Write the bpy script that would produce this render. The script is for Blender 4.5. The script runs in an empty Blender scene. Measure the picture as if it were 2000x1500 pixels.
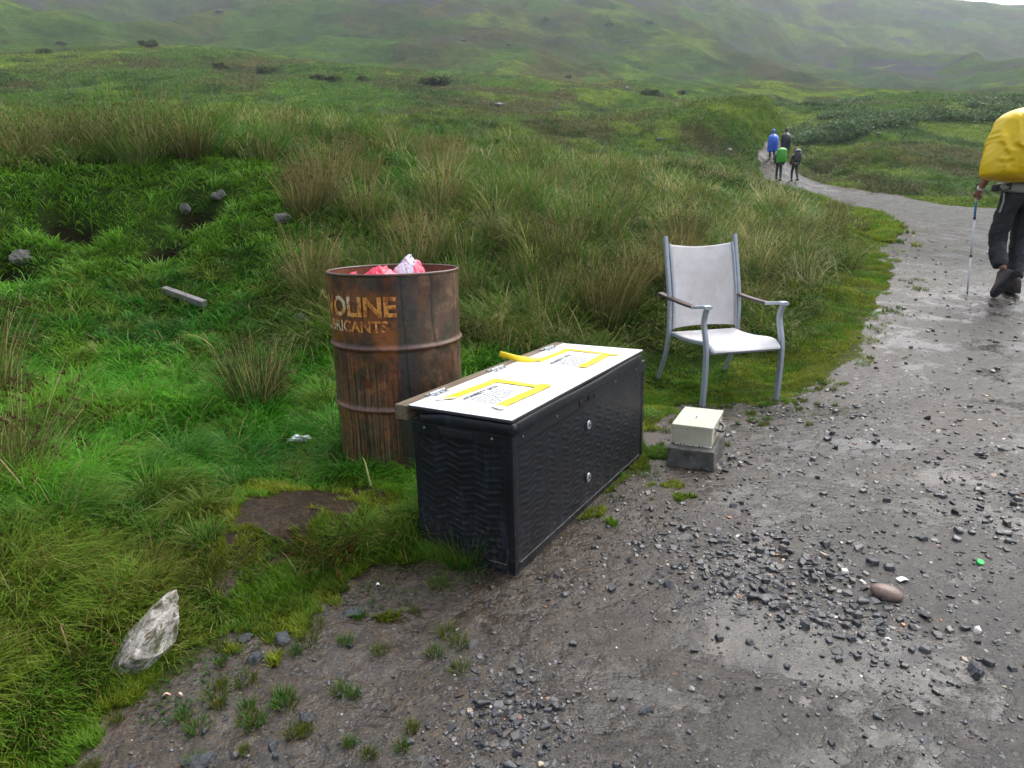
import bpy, bmesh, math, random
import numpy as np
from mathutils import Vector, Matrix, Euler
PI = math.pi
random.seed(7)
rng = np.random.default_rng(11)
SC = bpy.context.scene
COL = SC.collection

# ---------------------------------------------------------------- camera
FOC, PITCH, ROLL, CAMH = 1312.5, 0.2617, -0.0225, 1.2023      # focal length in 2000-px units
cd = bpy.data.cameras.new('camera')
cam = bpy.data.objects.new('camera', cd)
COL.objects.link(cam)
cd.sensor_width = 36.0
cd.lens = FOC / 2000.0 * 36.0
cd.clip_start = 0.05
cd.clip_end = 6000
_cp, _sp, _cr, _sr = math.cos(PITCH), math.sin(PITCH), math.cos(ROLL), math.sin(ROLL)
F_ = np.array([0, _cp, -_sp]); R_ = np.array([1.0, 0, 0]); U_ = np.array([0, _sp, _cp])
R2 = _cr * R_ + _sr * U_
U2 = -_sr * R_ + _cr * U_
cam.matrix_world = Matrix(((R2[0], U2[0], -F_[0], 0), (R2[1], U2[1], -F_[1], 0), (R2[2], U2[2], -F_[2], CAMH), (0, 0, 0, 1)))
SC.camera = cam

# ---------------------------------------------------------------- daylight: overcast
SUN_EL, SUN_AZ = math.radians(55), math.radians(48)          # azimuth from +Y towards +X
w = bpy.data.worlds.new('World'); SC.world = w; w.use_nodes = True
nt = w.node_tree
for n in list(nt.nodes): nt.nodes.remove(n)
sky = nt.nodes.new('ShaderNodeTexSky'); sky.sky_type = 'NISHITA'; sky.sun_disc = False
sky.sun_elevation = SUN_EL; sky.sun_rotation = SUN_AZ
sky.air_density = 1.0; sky.dust_density = 5.0; sky.ozone_density = 1.0
hs = nt.nodes.new('ShaderNodeHueSaturation'); hs.inputs['Saturation'].default_value = 0.45
bg = nt.nodes.new('ShaderNodeBackground'); bg.inputs['Strength'].default_value = 0.15
wo = nt.nodes.new('ShaderNodeOutputWorld')
nt.links.new(sky.outputs[0], hs.inputs['Color']); nt.links.new(hs.outputs[0], bg.inputs[0]); nt.links.new(bg.outputs[0], wo.inputs[0])
sl = bpy.data.lights.new('sun', 'SUN'); sl.energy = 0.9; sl.angle = math.radians(75); sl.color = (1.0, 0.97, 0.93)
so = bpy.data.objects.new('sun', sl); COL.objects.link(so)
_d = Vector((math.sin(SUN_AZ) * math.cos(SUN_EL), math.cos(SUN_AZ) * math.cos(SUN_EL), math.sin(SUN_EL)))
so.rotation_euler = _d.to_track_quat('Z', 'Y').to_euler()
SC.view_settings.view_transform = 'Standard'
SC.view_settings.look = 'None'
SC.view_settings.exposure = 1.3
SC.view_settings.gamma = 1.0
SC.cycles.max_bounces = 6
SC.cycles.diffuse_bounces = 3
SC.cycles.transmission_bounces = 3
SC.cycles.transparent_max_bounces = 8
SC.cycles.volume_bounces = 0

# ---------------------------------------------------------------- helpers: objects
def put(name, me, mat=None, parent=None, loc=None):
    o = bpy.data.objects.new(name, me); COL.objects.link(o)
    if mat is not None and me is not None and len(me.materials) == 0: me.materials.append(mat)
    if parent is not None: o.parent = parent
    if loc is not None: o.location = loc
    return o
def tag(o, label=None, cat=None, group=None, kind=None):
    if label: o['label'] = label
    if cat: o['category'] = cat
    if group: o['group'] = group
    if kind: o['kind'] = kind
    return o
def empty(name, loc=(0, 0, 0), rz=0.0):
    o = bpy.data.objects.new(name, None); COL.objects.link(o)
    o.location = loc; o.rotation_euler = (0, 0, rz); o.empty_display_size = 0.1
    return o
def bm_mesh(bm, name, smooth=False):
    bmesh.ops.recalc_face_normals(bm, faces=bm.faces)
    me = bpy.data.meshes.new(name); bm.to_mesh(me); bm.free()
    if smooth: me.polygons.foreach_set('use_smooth', [True] * len(me.polygons))
    return me
def box(bm, x0, x1, y0, y1, z0, z1, bev=0.0, seg=2, M=None):
    r = bmesh.ops.create_cube(bm, size=1.0)
    vs = r['verts']
    for v in vs:
        v.co = Vector(((x0 + x1) / 2 + v.co.x * (x1 - x0), (y0 + y1) / 2 + v.co.y * (y1 - y0), (z0 + z1) / 2 + v.co.z * (z1 - z0)))
    if bev > 0:
        es = list({e for v in vs for e in v.link_edges})
        r2 = bmesh.ops.bevel(bm, geom=es, offset=bev, segments=seg, affect='EDGES', profile=0.5)
        vs = list({v for f in r2['faces'] for v in f.verts} | {v for v in vs if v.is_valid})
    if M is not None: bmesh.ops.transform(bm, matrix=M, verts=vs)
    return vs
def sweep(bm, pts, prof, up=Vector((1, 0, 0)), closed_prof=True, caps=True):
    """sweep a 2-D profile (list of (a,b)) along points; 'up' gives the a-axis reference"""
    pts = [Vector(p) for p in pts]; rings = []
    for i, p in enumerate(pts):
        t = (pts[min(i + 1, len(pts) - 1)] - pts[max(i - 1, 0)]).normalized()
        a = (up - t * up.dot(t)).normalized(); b = t.cross(a)
        pr = prof(i / (len(pts) - 1)) if callable(prof) else prof
        rings.append([bm.verts.new(p + a * u + b * v) for u, v in pr])
    n = len(rings[0])
    for i in range(len(rings) - 1):
        for k in range(n):
            bm.faces.new((rings[i][k], rings[i][(k + 1) % n], rings[i + 1][(k + 1) % n], rings[i + 1][k]))
    if caps:
        bm.faces.new(rings[0][::-1]); bm.faces.new(rings[-1])
def rrect(w, h, r=0.004, k=3):
    out = []
    for cx, cy, a0 in ((w / 2 - r, h / 2 - r, 0), (-w / 2 + r, h / 2 - r, PI / 2), (-w / 2 + r, -h / 2 + r, PI), (w / 2 - r, -h / 2 + r, 1.5 * PI)):
        for i in range(k + 1):
            a = a0 + PI / 2 * i / k; out.append((cx + r * math.cos(a), cy + r * math.sin(a)))
    return out
def circ(r, n=12): return [(r * math.cos(2 * PI * i / n), r * math.sin(2 * PI * i / n)) for i in range(n)]
def spline(pts, n=8):
    P = [Vector(p) for p in pts]; P = [P[0] * 2 - P[1]] + P + [P[-1] * 2 - P[-2]]; out = []
    for i in range(1, len(P) - 2):
        for k in range(n):
            t = k / n
            out.append(0.5 * ((2 * P[i]) + (-P[i - 1] + P[i + 1]) * t + (2 * P[i - 1] - 5 * P[i] + 4 * P[i + 1] - P[i + 2]) * t * t + (-P[i - 1] + 3 * P[i] - 3 * P[i + 1] + P[i + 2]) * t ** 3))
    out.append(P[-2]); return out
def np_mesh(name, V, faces_by_size, cols=None, attrs=None, smooth=False):
    """V (n,3); faces_by_size: list of (m,k) int arrays"""
    me = bpy.data.meshes.new(name)
    me.vertices.add(len(V)); me.vertices.foreach_set('co', np.asarray(V, np.float32).ravel())
    loops = np.concatenate([f.ravel() for f in faces_by_size]).astype(np.int32)
    tot = np.concatenate([np.full(len(f), f.shape[1], np.int32) for f in faces_by_size])
    st = np.concatenate([[0], np.cumsum(tot)[:-1]]).astype(np.int32)
    me.loops.add(len(loops)); me.loops.foreach_set('vertex_index', loops)
    me.polygons.add(len(tot)); me.polygons.foreach_set('loop_start', st); me.polygons.foreach_set('loop_total', tot)
    if smooth: me.polygons.foreach_set('use_smooth', np.ones(len(tot), bool))
    else: me.polygons.foreach_set('use_smooth', np.zeros(len(tot), bool))
    if cols is not None:
        a = me.attributes.new('col', 'FLOAT_COLOR', 'POINT')
        c = np.ones((len(V), 4), np.float32); c[:, :3] = cols; a.data.foreach_set('color', c.ravel())
    for k, v in (attrs or {}).items():
        a = me.attributes.new(k, 'FLOAT', 'POINT'); a.data.foreach_set('value', np.asarray(v, np.float32).ravel())
    me.update(calc_edges=True); me.validate()
    return me

# ---------------------------------------------------------------- helpers: materials
class N:
    def __init__(s, name):
        s.m = bpy.data.materials.new(name); s.m.use_nodes = True; s.t = s.m.node_tree
        s.b = s.t.nodes['Principled BSDF']; s.out = s.t.nodes['Material Output']
    def n(s, typ, **kw):
        x = s.t.nodes.new(typ)
        for k, v in kw.items():
            if k.startswith('i_'):
                key = k[2:]; key = int(key) if key.isdigit() else key.replace('_', ' ')
                if hasattr(v, 'is_linked') or isinstance(v, bpy.types.NodeSocket): s.t.links.new(v, x.inputs[key])
                else: x.inputs[key].default_value = v
            else: setattr(x, k, v)
        return x
    def l(s, a, b): s.t.links.new(a, b)
    def coord(s, which='Object'): return s.n('ShaderNodeTexCoord').outputs[which]
    def noise(s, vec, scale, detail=4, rough=0.55, dist=0.0):
        return s.n('ShaderNodeTexNoise', i_Vector=vec, i_Scale=scale, i_Detail=detail, i_Roughness=rough, i_Distortion=dist).outputs['Fac']
    def scalev(s, vec, v):
        return s.n('ShaderNodeMapping', i_Vector=vec, i_Scale=v).outputs[0]
    def ramp(s, fac, stops, interp='LINEAR'):
        r = s.n('ShaderNodeValToRGB'); s.l(fac, r.inputs[0]); r.color_ramp.interpolation = interp
        el = r.color_ramp.elements
        while len(el) < len(stops): el.new(0.5)
        for e, (p, c) in zip(el, stops):
            e.position = p; e.color = (c, c, c, 1) if isinstance(c, (int, float)) else (*c, 1)
        return r.outputs[0]
    def mix(s, fac, a, b, typ='MIX'):
        x = s.n('ShaderNodeMix'); x.data_type = 'RGBA'; x.blend_type = typ
        for i, v in ((0, fac), (6, a), (7, b)):
            if isinstance(v, bpy.types.NodeSocket): s.l(v, x.inputs[i])
            elif i == 0: x.inputs[0].default_value = v
            else: x.inputs[i].default_value = (*v, 1) if len(v) == 3 else v
        return x.outputs[2]
    def math(s, op, a, b=0.0, clamp=False):
        x = s.n('ShaderNodeMath'); x.operation = op; x.use_clamp = clamp
        for i, v in ((0, a), (1, b)):
            if isinstance(v, bpy.types.NodeSocket): s.l(v, x.inputs[i])
            else: x.inputs[i].default_value = v
        return x.outputs[0]
    def attr(s, name, out='Fac'): return s.n('ShaderNodeAttribute', attribute_name=name).outputs[out]
    def bump(s, h, strength=0.3, dist=0.01, normal=None):
        x = s.n('ShaderNodeBump', i_Height=h, i_Strength=strength, i_Distance=dist)
        if normal is not None: s.l(normal, x.inputs['Normal'])
        s.l(x.outputs[0], s.b.inputs['Normal']); return x.outputs[0]
    def set(s, **kw):
        for k, v in kw.items():
            key = {'base': 'Base Color', 'rough': 'Roughness', 'metal': 'Metallic', 'spec': 'Specular IOR Level', 'coat': 'Coat Weight', 'sheen': 'Sheen Weight', 'sub': 'Subsurface Weight', 'trans': 'Transmission Weight', 'alpha': 'Alpha'}[k]
            if isinstance(v, bpy.types.NodeSocket): s.l(v, s.b.inputs[key])
            elif isinstance(v, tuple): s.b.inputs[key].default_value = (*v, 1)
            else: s.b.inputs[key].default_value = v
        return s
def simple(name, col, rough=0.5, metal=0.0, var=0.25, scale=20, bump=0.1, spec=0.5, bdist=0.002):
    """plain surface with a little dirt variation and fine bump"""
    n = N(name); c = n.coord()
    f = n.noise(c, scale, 6, 0.6)
    lo = tuple(max(0, x * (1 - var)) for x in col); hi = tuple(min(1, x * (1 + var)) for x in col)
    n.set(base=n.mix(n.ramp(f, [(0.3, 0.0), (0.7, 1.0)]), lo, hi), metal=metal, spec=spec)
    n.set(rough=n.ramp(n.noise(c, scale * 2.3, 4), [(0.3, max(0.02, rough - 0.1)), (0.7, min(1, rough + 0.1))]))
    if bump: n.bump(n.noise(c, scale * 6, 5), bump, bdist)
    return n.m

# ---------------------------------------------------------------- numpy noise
def _h(ix, iy, s):
    n = (ix.astype(np.int64) * 374761393 + iy.astype(np.int64) * 668265263 + s * 1442695041) & 0x7fffffff
    n = ((n ^ (n >> 13)) * 1274126177) & 0x7fffffff
    return ((n ^ (n >> 16)) & 0xffff) / 65535.0
def vn(x, y, s=0):
    x = np.asarray(x, float); y = np.asarray(y, float)
    ix = np.floor(x); iy = np.floor(y); fx = x - ix; fy = y - iy
    ux = fx ** 3 * (fx * (fx * 6 - 15) + 10); uy = fy ** 3 * (fy * (fy * 6 - 15) + 10)
    a = _h(ix, iy, s); b = _h(ix + 1, iy, s); c = _h(ix, iy + 1, s); d = _h(ix + 1, iy + 1, s)
    return (a * (1 - ux) + b * ux) * (1 - uy) + (c * (1 - ux) + d * ux) * uy
def fbm(x, y, s=0, o=4, g=0.5):
    t = 0; a = 1.0; n = 0
    for i in range(o):
        ca, sa = math.cos(0.7 * i), math.sin(0.7 * i)
        t = t + a * vn((x * ca - y * sa) * 2 ** i, (x * sa + y * ca) * 2 ** i, s + i * 17); n += a; a *= g
    return t / n            # 0..1, mean .5
def sstep(a, b, x):
    t = np.clip((x - a) / (b - a), 0, 1); return t * t * (3 - 2 * t)
def lerp(a, b, t): return a + (b - a) * t

# ---------------------------------------------------------------- terrain
def ray(px, py):
    return F_ + (px - 1000) / FOC * R2 - (py - 750) / FOC * U2
def U(px, py, Y):
    d = ray(px, py); p = d * (Y / d[1]); return np.array([p[0], p[1], p[2] + CAMH])
_ctl = [U(*c) for c in [
    # foot and crest of the turf bank at the left
    (100, 640, 4.3), (350, 610, 4.8), (560, 560, 5.2), (0, 470, 5.3), (60, 330, 6.6), (250, 318, 6.9), (420, 322, 6.9), (560, 360, 6.8), (300, 440, 6.0), (150, 430, 5.8), (-300, 330, 6.5), (-700, 350, 6.5),
    # rushes behind the drum and the chair
    (700, 470, 6.2), (700, 370, 7.6), (900, 460, 6.4), (900, 370, 8.5), (1100, 480, 6.6), (1150, 380, 10), (1250, 560, 5.8), (1300, 460, 8.0), (1400, 420, 11), (1450, 560, 6.6), (1500, 480, 9.0), (1300, 340, 20), (1450, 380, 18),
    # track and its verges
    (1960, 573, 6.65), (1760, 470, 11), (1900, 440, 14), (1704, 409, 22), (1897, 406, 23), (1600, 372, 32), (1535, 354, 43), (1563, 342, 43), (1500, 314, 52), (1520, 272, 62), (1480, 290, 58), (2000, 400, 26), (2300, 400, 22), (2300, 500, 10),
    # right-hand side
    (1700, 350, 34), (1900, 350, 34), (2200, 350, 34), (1700, 290, 48), (1950, 290, 48), (1650, 262, 56), (1850, 262, 56), (1620, 215, 70), (1750, 185, 82), (1900, 192, 84), (2100, 190, 90), (1450, 205, 74), (1300, 235, 50), (1200, 255, 40),
    (1605, 347, 38), (1650, 340, 41), (1600, 325, 47), (1580, 300, 53), (1640, 300, 52),
    # field beyond the crest at the left
    (300, 250, 32), (0, 250, 30), (600, 245, 34), (900, 235, 40), (1100, 225, 46), (300, 160, 62), (0, 170, 58), (600, 165, 66), (900, 175, 74), (1200, 180, 84), (-400, 200, 40),
    (200, 92, 100), (0, 105, 95), (450, 100, 104), (650, 132, 106), (1000, 160, 112), (1250, 172, 118), (1500, 170, 135), (1800, 178, 160), (-300, 100, 100),
    # ground dips again behind the ridge and the mounds
    (-300, 112, 132), (0, 118, 130), (200, 106, 134), (450, 114, 136), (650, 146, 138), (900, 158, 140), (1000, 168, 142), (1250, 184, 145), (1500, 186, 165), (1750, 196, 108), (1900, 203, 112), (1620, 226, 92), (1300, 246, 68), (1450, 216, 92),
    # great hillside
    (200, 60, 190), (600, 80, 200), (1000, 110, 210), (1400, 130, 230), (1800, 150, 260), (0, -30, 330), (500, -20, 340), (1000, 0, 350), (1400, 50, 370), (1800, 90, 400), (2100, 95, 400),
    (0, -200, 600), (600, -190, 620), (1100, -130, 650), (1450, -55, 680), (1700, -14, 700), (1830, 14, 700), (2000, 22, 720), (2300, 24, 740)]]
_ctl += [np.array(c, float) for c in [
    (0, 1, 0), (1, 1, 0), (2, 1, 0), (-.8, 1, 0), (-2, 1, .2), (0.5, 2, 0), (1.5, 2, 0), (3, 2, 0), (0, 2, 0), (.6, 3.1, 0), (2, 3.5, 0), (4, 3, 0),
    (-.5, 3.0, .05), (-1.5, 2.3, .14), (-3, 2.5, .35), (1.24, 4.2, -.10), (1.1, 4.9, -.09), (1.76, 4.3, -.10), (1.62, 5.0, -.09), (2.6, 5.0, .02), (4, 4.9, .06), (8, 5, .2), (-1, 4.0, .17), (-2.3, 3.8, .33), (-4.5, 3.6, .6),
    (0, -.6, 0), (3, -.6, 0), (-3, -.6, .2), (0, 0, 0), (6, 0, 0), (-6, 0, .4), (0, 1150, 120), (600, 1100, 120), (-600, 1100, 120), (900, 500, 120), (-900, 500, 200), (1200, 900, 100)]]
_ctl = np.array(_ctl)
def _feat(x, y):
    yy = np.maximum(y + 1.5, 0.2); r = np.hypot(x, yy)
    return np.stack([np.arctan2(x, yy) * 1.3, np.log(r)], -1), r
_cf, _crr = _feat(_ctl[:, 0], _ctl[:, 1])
def _ker(A, B): return -np.sqrt(((A[..., None, :] - B) ** 2).sum(-1) + 0.0015)
_K = _ker(_cf, _cf) - 4e-3 * np.eye(len(_cf))
_A = np.block([[_K, np.ones((len(_cf), 1))], [np.ones((1, len(_cf))), np.zeros((1, 1))]])
_w = np.linalg.solve(_A, np.concatenate([_ctl[:, 2] / _crr, [0]]))
def H0(x, y):
    x = np.asarray(x, float); y = np.asarray(y, float); sh = x.shape
    x = x.ravel(); y = y.ravel(); out = np.empty(len(x))
    for i in range(0, len(x), 40000):
        f, r = _feat(x[i:i + 40000], y[i:i + 40000])
        out[i:i + 40000] = (_ker(f, _cf) @ _w[:-1] + _w[-1]) * r
    return out.reshape(sh)
def hit(px, py, fn=H0, y0=0.6):
    """first meeting of a line of sight with the ground"""
    d = ray(px, py); Y = y0; last = None
    ys = np.exp(np.linspace(math.log(y0), math.log(900), 1500))
    P = d[None, :] * (ys / d[1])[:, None]; P[:, 2] += CAMH
    g = P[:, 2] - fn(P[:, 0], P[:, 1]); k = np.where(g <= 0)[0]
    if len(k) == 0: return P[-1]
    k = k[0]
    if k == 0: return P[0]
    t = g[k - 1] / (g[k - 1] - g[k] + 1e-12); return P[k - 1] + (P[k] - P[k - 1]) * t

# outline of the bare track and mud, traced as points on the ground
_trk_px = [(40, 1560), (160, 1480), (215, 1400), (330, 1345), (400, 1290), (470, 1215), (560, 1165), (700, 1130), (860, 1105), (1010, 1080), (1100, 1000), (1190, 960), (1262, 915), (1250, 850), (1330, 790), (1440, 790), (1560, 775),
           (1640, 720), (1700, 650), (1712, 600), (1735, 540), (1722, 491), (1765, 444), (1704, 411), (1604, 381), (1530, 364), (1493, 350), (1484, 318), (1478, 293), (1500, 276)]
_trk_px2 = [(1524, 270), (1530, 300), (1563, 341), (1630, 362), (1763, 382), (1897, 405), (2040, 412), (2400, 430)]
TRK = [hit(*p)[:2] for p in _trk_px] + [hit(*p)[:2] for p in _trk_px2] + [(14, 12), (14, -1.4), (-.9, -1.4), (-.95, .7)]
TRK = np.array(TRK)
def poly_sd(x, y, P):
    """signed distance, positive inside"""
    x = np.asarray(x, float); y = np.asarray(y, float)
    d = np.full(x.shape, 1e9); ins = np.zeros(x.shape, bool); n = len(P)
    for i in range(n):
        ax, ay = P[i]; bx, by = P[(i + 1) % n]; ex, ey = bx - ax, by - ay
        t = np.clip(((x - ax) * ex + (y - ay) * ey) / (ex * ex + ey * ey + 1e-12), 0, 1)
        d = np.minimum(d, np.hypot(x - ax - t * ex, y - ay - t * ey))
        c = ((ay > y) != (by > y)) & (x < (bx - ax) * (y - ay) / ((by - ay) if by != ay else 1e-9) + ax)
        ins ^= c
    return np.where(ins, d, -d)
def track(x, y):
    r = np.hypot(x, y)
    sd = poly_sd(x, y, TRK)
    return sd + (fbm(x * 2.2, y * 2.2, 5, 3) - .5) * np.clip(0.10 + r * 0.018, 0, .5)
PATCH = [hit(*p)[:2] for p in [(455, 1040), (520, 1010), (600, 985), (690, 975), (770, 1000), (700, 1030), (640, 1060), (590, 1100), (500, 1110), (460, 1085)]]
PATCH2 = [hit(*p)[:2] for p in [(1010, 1120), (860, 1105), (700, 1115), (640, 1160), (560, 1180), (500, 1100), (440, 1100), (470, 1230), (700, 1300), (1000, 1200)]]
HOLES = [(hit(150, 405), .28, .32), (hit(20, 490), .30, .22), (hit(390, 392), .22, .24), (hit(330, 462), .2, .12)]
def Hm(x, y, detail=True):
    x = np.asarray(x, float); y = np.asarray(y, float)
    z = H0(x, y); r = np.hypot(x, y)
    sd = poly_sd(x, y, TRK)
    off = sstep(0.0, 1.0, -sd / (0.25 + 0.04 * r))                # 0 on the track, 1 well off it
    far = sstep(12, 60, r)
    near = 1 - far
    # little turf step along the lower left edge of the mud
    z = z + sstep(0.02, 0.30, -sd) * 0.10 * sstep(0.2, -.7, x) * sstep(3.0, 2.0, y)
    # tussocky ground
    z = z + off * near * ((fbm(x * 1.3, y * 1.3, 1, 4) - .5) * .26 * sstep(1.5, 5, r) + (fbm(x * 4, y * 4, 2, 3) - .5) * .07)
    z = z + sstep(0, .3, sd) * (fbm(x * 1.7, y * 1.7, 3, 4) - .5) * .05 * sstep(0.5, 2, r)
    z = z + sstep(0, .2, sd) * (fbm(x * 9, y * 9, 4, 4) - .5) * .014
    z = z + sstep(6.5, 14, r) * off * (1 - sstep(40, 120, r)) * (fbm(x * .35, y * .35, 6, 4) - .5) * 1.1
    z = z + sstep(30, 90, r) * (1 - sstep(450, 700, r) * .85) * ((fbm(x * .06, y * .06, 7, 5, .5) - .5) * np.minimum(.032 * r, 6) + (fbm(x * .016, y * .010, 8, 4) - .5) * 30 * sstep(120, 300, r))
    z = z + sstep(180, 420, r) * (np.abs(fbm(x * .02, y * .02, 9, 5, .6) - .5)) * -12 * (1 - sstep(620, 800, r))
    # worn hollows of bare peat in the bank
    for p, rad, dep in HOLES:
        q = np.exp(-(((x - p[0]) / rad) ** 2 + ((y - p[1] + .12) / (rad * .8)) ** 2))
        z = z - dep * q * 1.1
    return z
DENS = 1.0
HAZE = 0.00060
# ---------------------------------------------------------------- ground sheet
def proj(x, y, z):
    P = np.stack([x, y, z - CAMH], -1); zz = P @ F_
    zz = np.where(zz < .05, .05, zz)
    return 1000 + FOC * (P @ R2) / zz, 750 - FOC * (P @ U2) / zz
NR, NA = 760, 820
_r = np.exp(np.linspace(math.log(0.9), math.log(1500), NR)); _a = np.radians(np.linspace(-68, 68, NA))
gx = (_r[:, None] * np.sin(_a)[None, :]); gy = (_r[:, None] * np.cos(_a)[None, :]) - 0.55
gz = Hm(gx.ravel(), gy.ravel()).reshape(gx.shape)
def Hg(x, y):
    """height of the finished ground sheet (bilinear in its own grid)"""
    x = np.asarray(x, float); y = np.asarray(y, float) + 0.55
    r = np.maximum(np.hypot(x, y), .91); a = np.arctan2(x, y)
    fi = (np.log(r) - math.log(0.9)) / (math.log(1500) - math.log(0.9)) * (NR - 1)
    fj = (a + math.radians(68)) / math.radians(136) * (NA - 1)
    fi = np.clip(fi, 0, NR - 1.001); fj = np.clip(fj, 0, NA - 1.001); i = fi.astype(int); j = fj.astype(int); u = fi - i; v = fj - j
    return (gz[i, j] * (1 - u) * (1 - v) + gz[i + 1, j] * u * (1 - v) + gz[i, j + 1] * (1 - u) * v + gz[i + 1, j + 1] * u * v)
def hitg(px, py, y0=0.8): return hit(px, py, Hg, y0)
X, Y, Z = gx.ravel(), gy.ravel(), gz.ravel()
def _blur(a, k):
    c = np.cumsum(np.pad(a, ((k + 1, k), (0, 0)), 'edge'), 0); a = (c[2 * k + 1:] - c[:-2 * k - 1]) / (2 * k + 1)
    c = np.cumsum(np.pad(a, ((0, 0), (k + 1, k)), 'edge'), 1); return (c[:, 2 * k + 1:] - c[:, :-2 * k - 1]) / (2 * k + 1)
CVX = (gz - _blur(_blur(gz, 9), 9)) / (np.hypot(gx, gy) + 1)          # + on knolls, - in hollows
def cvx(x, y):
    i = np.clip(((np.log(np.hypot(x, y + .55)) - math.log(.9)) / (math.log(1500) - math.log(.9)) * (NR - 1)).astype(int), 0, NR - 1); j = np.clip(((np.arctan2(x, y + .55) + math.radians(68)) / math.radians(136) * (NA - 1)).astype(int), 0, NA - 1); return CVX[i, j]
TS = track(X, Y)
_pt = poly_sd(X, Y, np.array(PATCH)) + (fbm(X * 9, Y * 9, 31, 3) - .5) * .14
_pt2 = poly_sd(X, Y, np.array(PATCH2)) + (fbm(X * 7, Y * 7, 33, 3) - .5) * .2
BARE = np.maximum(np.maximum(TS, _pt), _pt2)
R0 = np.hypot(X, Y)
def hill_colour(x, y, z):
    """large patches of moor vegetation, plus painted relief shading in hollows and on knolls"""
    r = np.hypot(x, y)
    s = np.where(r < 40, .22, np.where(r < 140, .07, .028))
    def nn(k, seed): return lerp(lerp(fbm(x * .3 * k, y * .22 * k, seed, 4), fbm(x * .09 * k, y * .05 * k, seed, 5, .6), sstep(25, 60, r)), fbm(x * .022 * k, y * .014 * k, seed, 6, .62), sstep(120, 260, r))
    n1, n2, n3 = nn(1, 41), nn(1.9, 47), nn(3.7, 53)
    c = np.empty(x.shape + (3,))
    gr = np.array([.058, .118, .018]); br = np.array([.072, .076, .026]); ye = np.array([.125, .185, .024]); dk = np.array([.028, .060, .014])
    a = sstep(.42, .62, n1)[..., None]; c = lerp(gr, br, a)
    c = lerp(c, ye, (sstep(.52, .66, n2) * .8)[..., None])
    c = lerp(c, dk, (sstep(.54, .66, n3) * .75)[..., None])
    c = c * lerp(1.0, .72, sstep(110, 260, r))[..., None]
    v = cvx(x, y); c = lerp(c, ye * .9, (sstep(.002, .012, v) * .35)[..., None]); c = lerp(c, np.array([.030, .046, .015]), (sstep(-.002, -.012, v) * .75)[..., None])  # rushy hollows darker, grassy knolls lighter; also paints in relief shading
    return c
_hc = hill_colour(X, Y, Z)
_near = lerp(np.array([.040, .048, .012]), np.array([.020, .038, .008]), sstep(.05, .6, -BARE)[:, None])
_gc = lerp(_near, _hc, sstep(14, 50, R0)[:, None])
# bare peat in the hollows
_hol = np.zeros(len(X))
for p, rad, dep in HOLES:
    _hol = np.maximum(_hol, np.exp(-(((X - p[0]) / rad) ** 2 + ((Y - p[1] + .1) / (rad * .7)) ** 2)))
_gc = lerp(_gc, np.array([.011, .008, .006]), sstep(.35, .7, _hol)[:, None])
idx = np.arange(NR * NA).reshape(NR, NA)
q = np.stack([idx[:-1, :-1], idx[:-1, 1:], idx[1:, 1:], idx[1:, :-1]], -1).reshape(-1, 4)[:, ::-1]
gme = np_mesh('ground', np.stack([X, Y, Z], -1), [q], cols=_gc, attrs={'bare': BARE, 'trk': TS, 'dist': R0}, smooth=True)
g = N('wet track and moor'); c = g.coord('Object')
nb = g.noise(c, 9, 6, .65); bare = g.math('ADD', g.attr('bare'), g.math('MULTIPLY', g.math('SUBTRACT', nb, .5), .10))
bm_ = g.ramp(g.math('ADD', g.math('MULTIPLY', bare, 8), .5, True), [(.35, 0.), (.65, 1.)])
far = g.ramp(g.math('DIVIDE', g.attr('dist'), 100.0, True), [(.10, 0.), (.5, 1.)])
# grassland
gn = g.noise(g.scalev(c, (1, .7, 1)), 1.4, 12, .72); gn2 = g.noise(c, .20, 12, .8); gn3 = g.noise(g.scalev(c, (1, 1, 2.5)), .035, 12, .75)
gcol = g.mix(1.0, g.attr('col', 'Color'), g.ramp(gn, [(.3, (.45, .47, .42)), (.5, (.95, .95, .95)), (.68, (1.5, 1.45, 1.3))]), 'MULTIPLY')
gcol = g.mix(1.0, gcol, g.ramp(gn2, [(.33, (.60, .60, .60)), (.5, (.97, .97, .97)), (.67, (1.4, 1.34, 1.18))]), 'MULTIPLY')
gcol = g.mix(far, gcol, g.mix(1.0, gcol, g.ramp(gn3, [(.34, (.62, .65, .62)), (.5, (.97, .97, .95)), (.66, (1.25, 1.18, 1.05))]), 'MULTIPLY'))
crag = g.ramp(g.noise(g.scalev(c, (1, 1, 3)), .022, 10, .72), [(.565, 0.), (.60, 1.)]); vfar = g.ramp(g.math('DIVIDE', g.attr('dist'), 600.0, True), [(.25, 0.), (.5, 1.)])
gcol = g.mix(g.math('MULTIPLY', crag, vfar), gcol, (.048, .046, .050))
# track: grit, mud film, brown wash
mid = g.noise(c, 6, 9, .68, .5); fine = g.noise(c, 45, 8, .75); grit = g.noise(c, 170, 4, .7); lump = g.noise(c, 17, 6, .6, .3)
tc = g.mix(g.ramp(mid, [(.36, 0.), (.62, 1.)]), (.019, .0175, .0155), (.043, .040, .036))
brown = g.ramp(g.n('ShaderNodeTexNoise', i_Vector=c, i_Scale=.8, i_Detail=6, i_Roughness=.62, i_Distortion=1.2).outputs['Fac'], [(.46, 0.), (.60, 1.)])
edge = g.ramp(g.math('MULTIPLY', g.math('ADD', g.attr('trk'), g.math('MULTIPLY', g.math('SUBTRACT', mid, .5), 1.2)), .62, True), [(.0, 1.), (.8, 0.)])
tc = g.mix(g.math('MULTIPLY', g.math('MAXIMUM', edge, g.math('MULTIPLY', brown, .8)), .85), tc, g.mix(lump, (.024, .0165, .010), (.060, .042, .026)))
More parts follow.
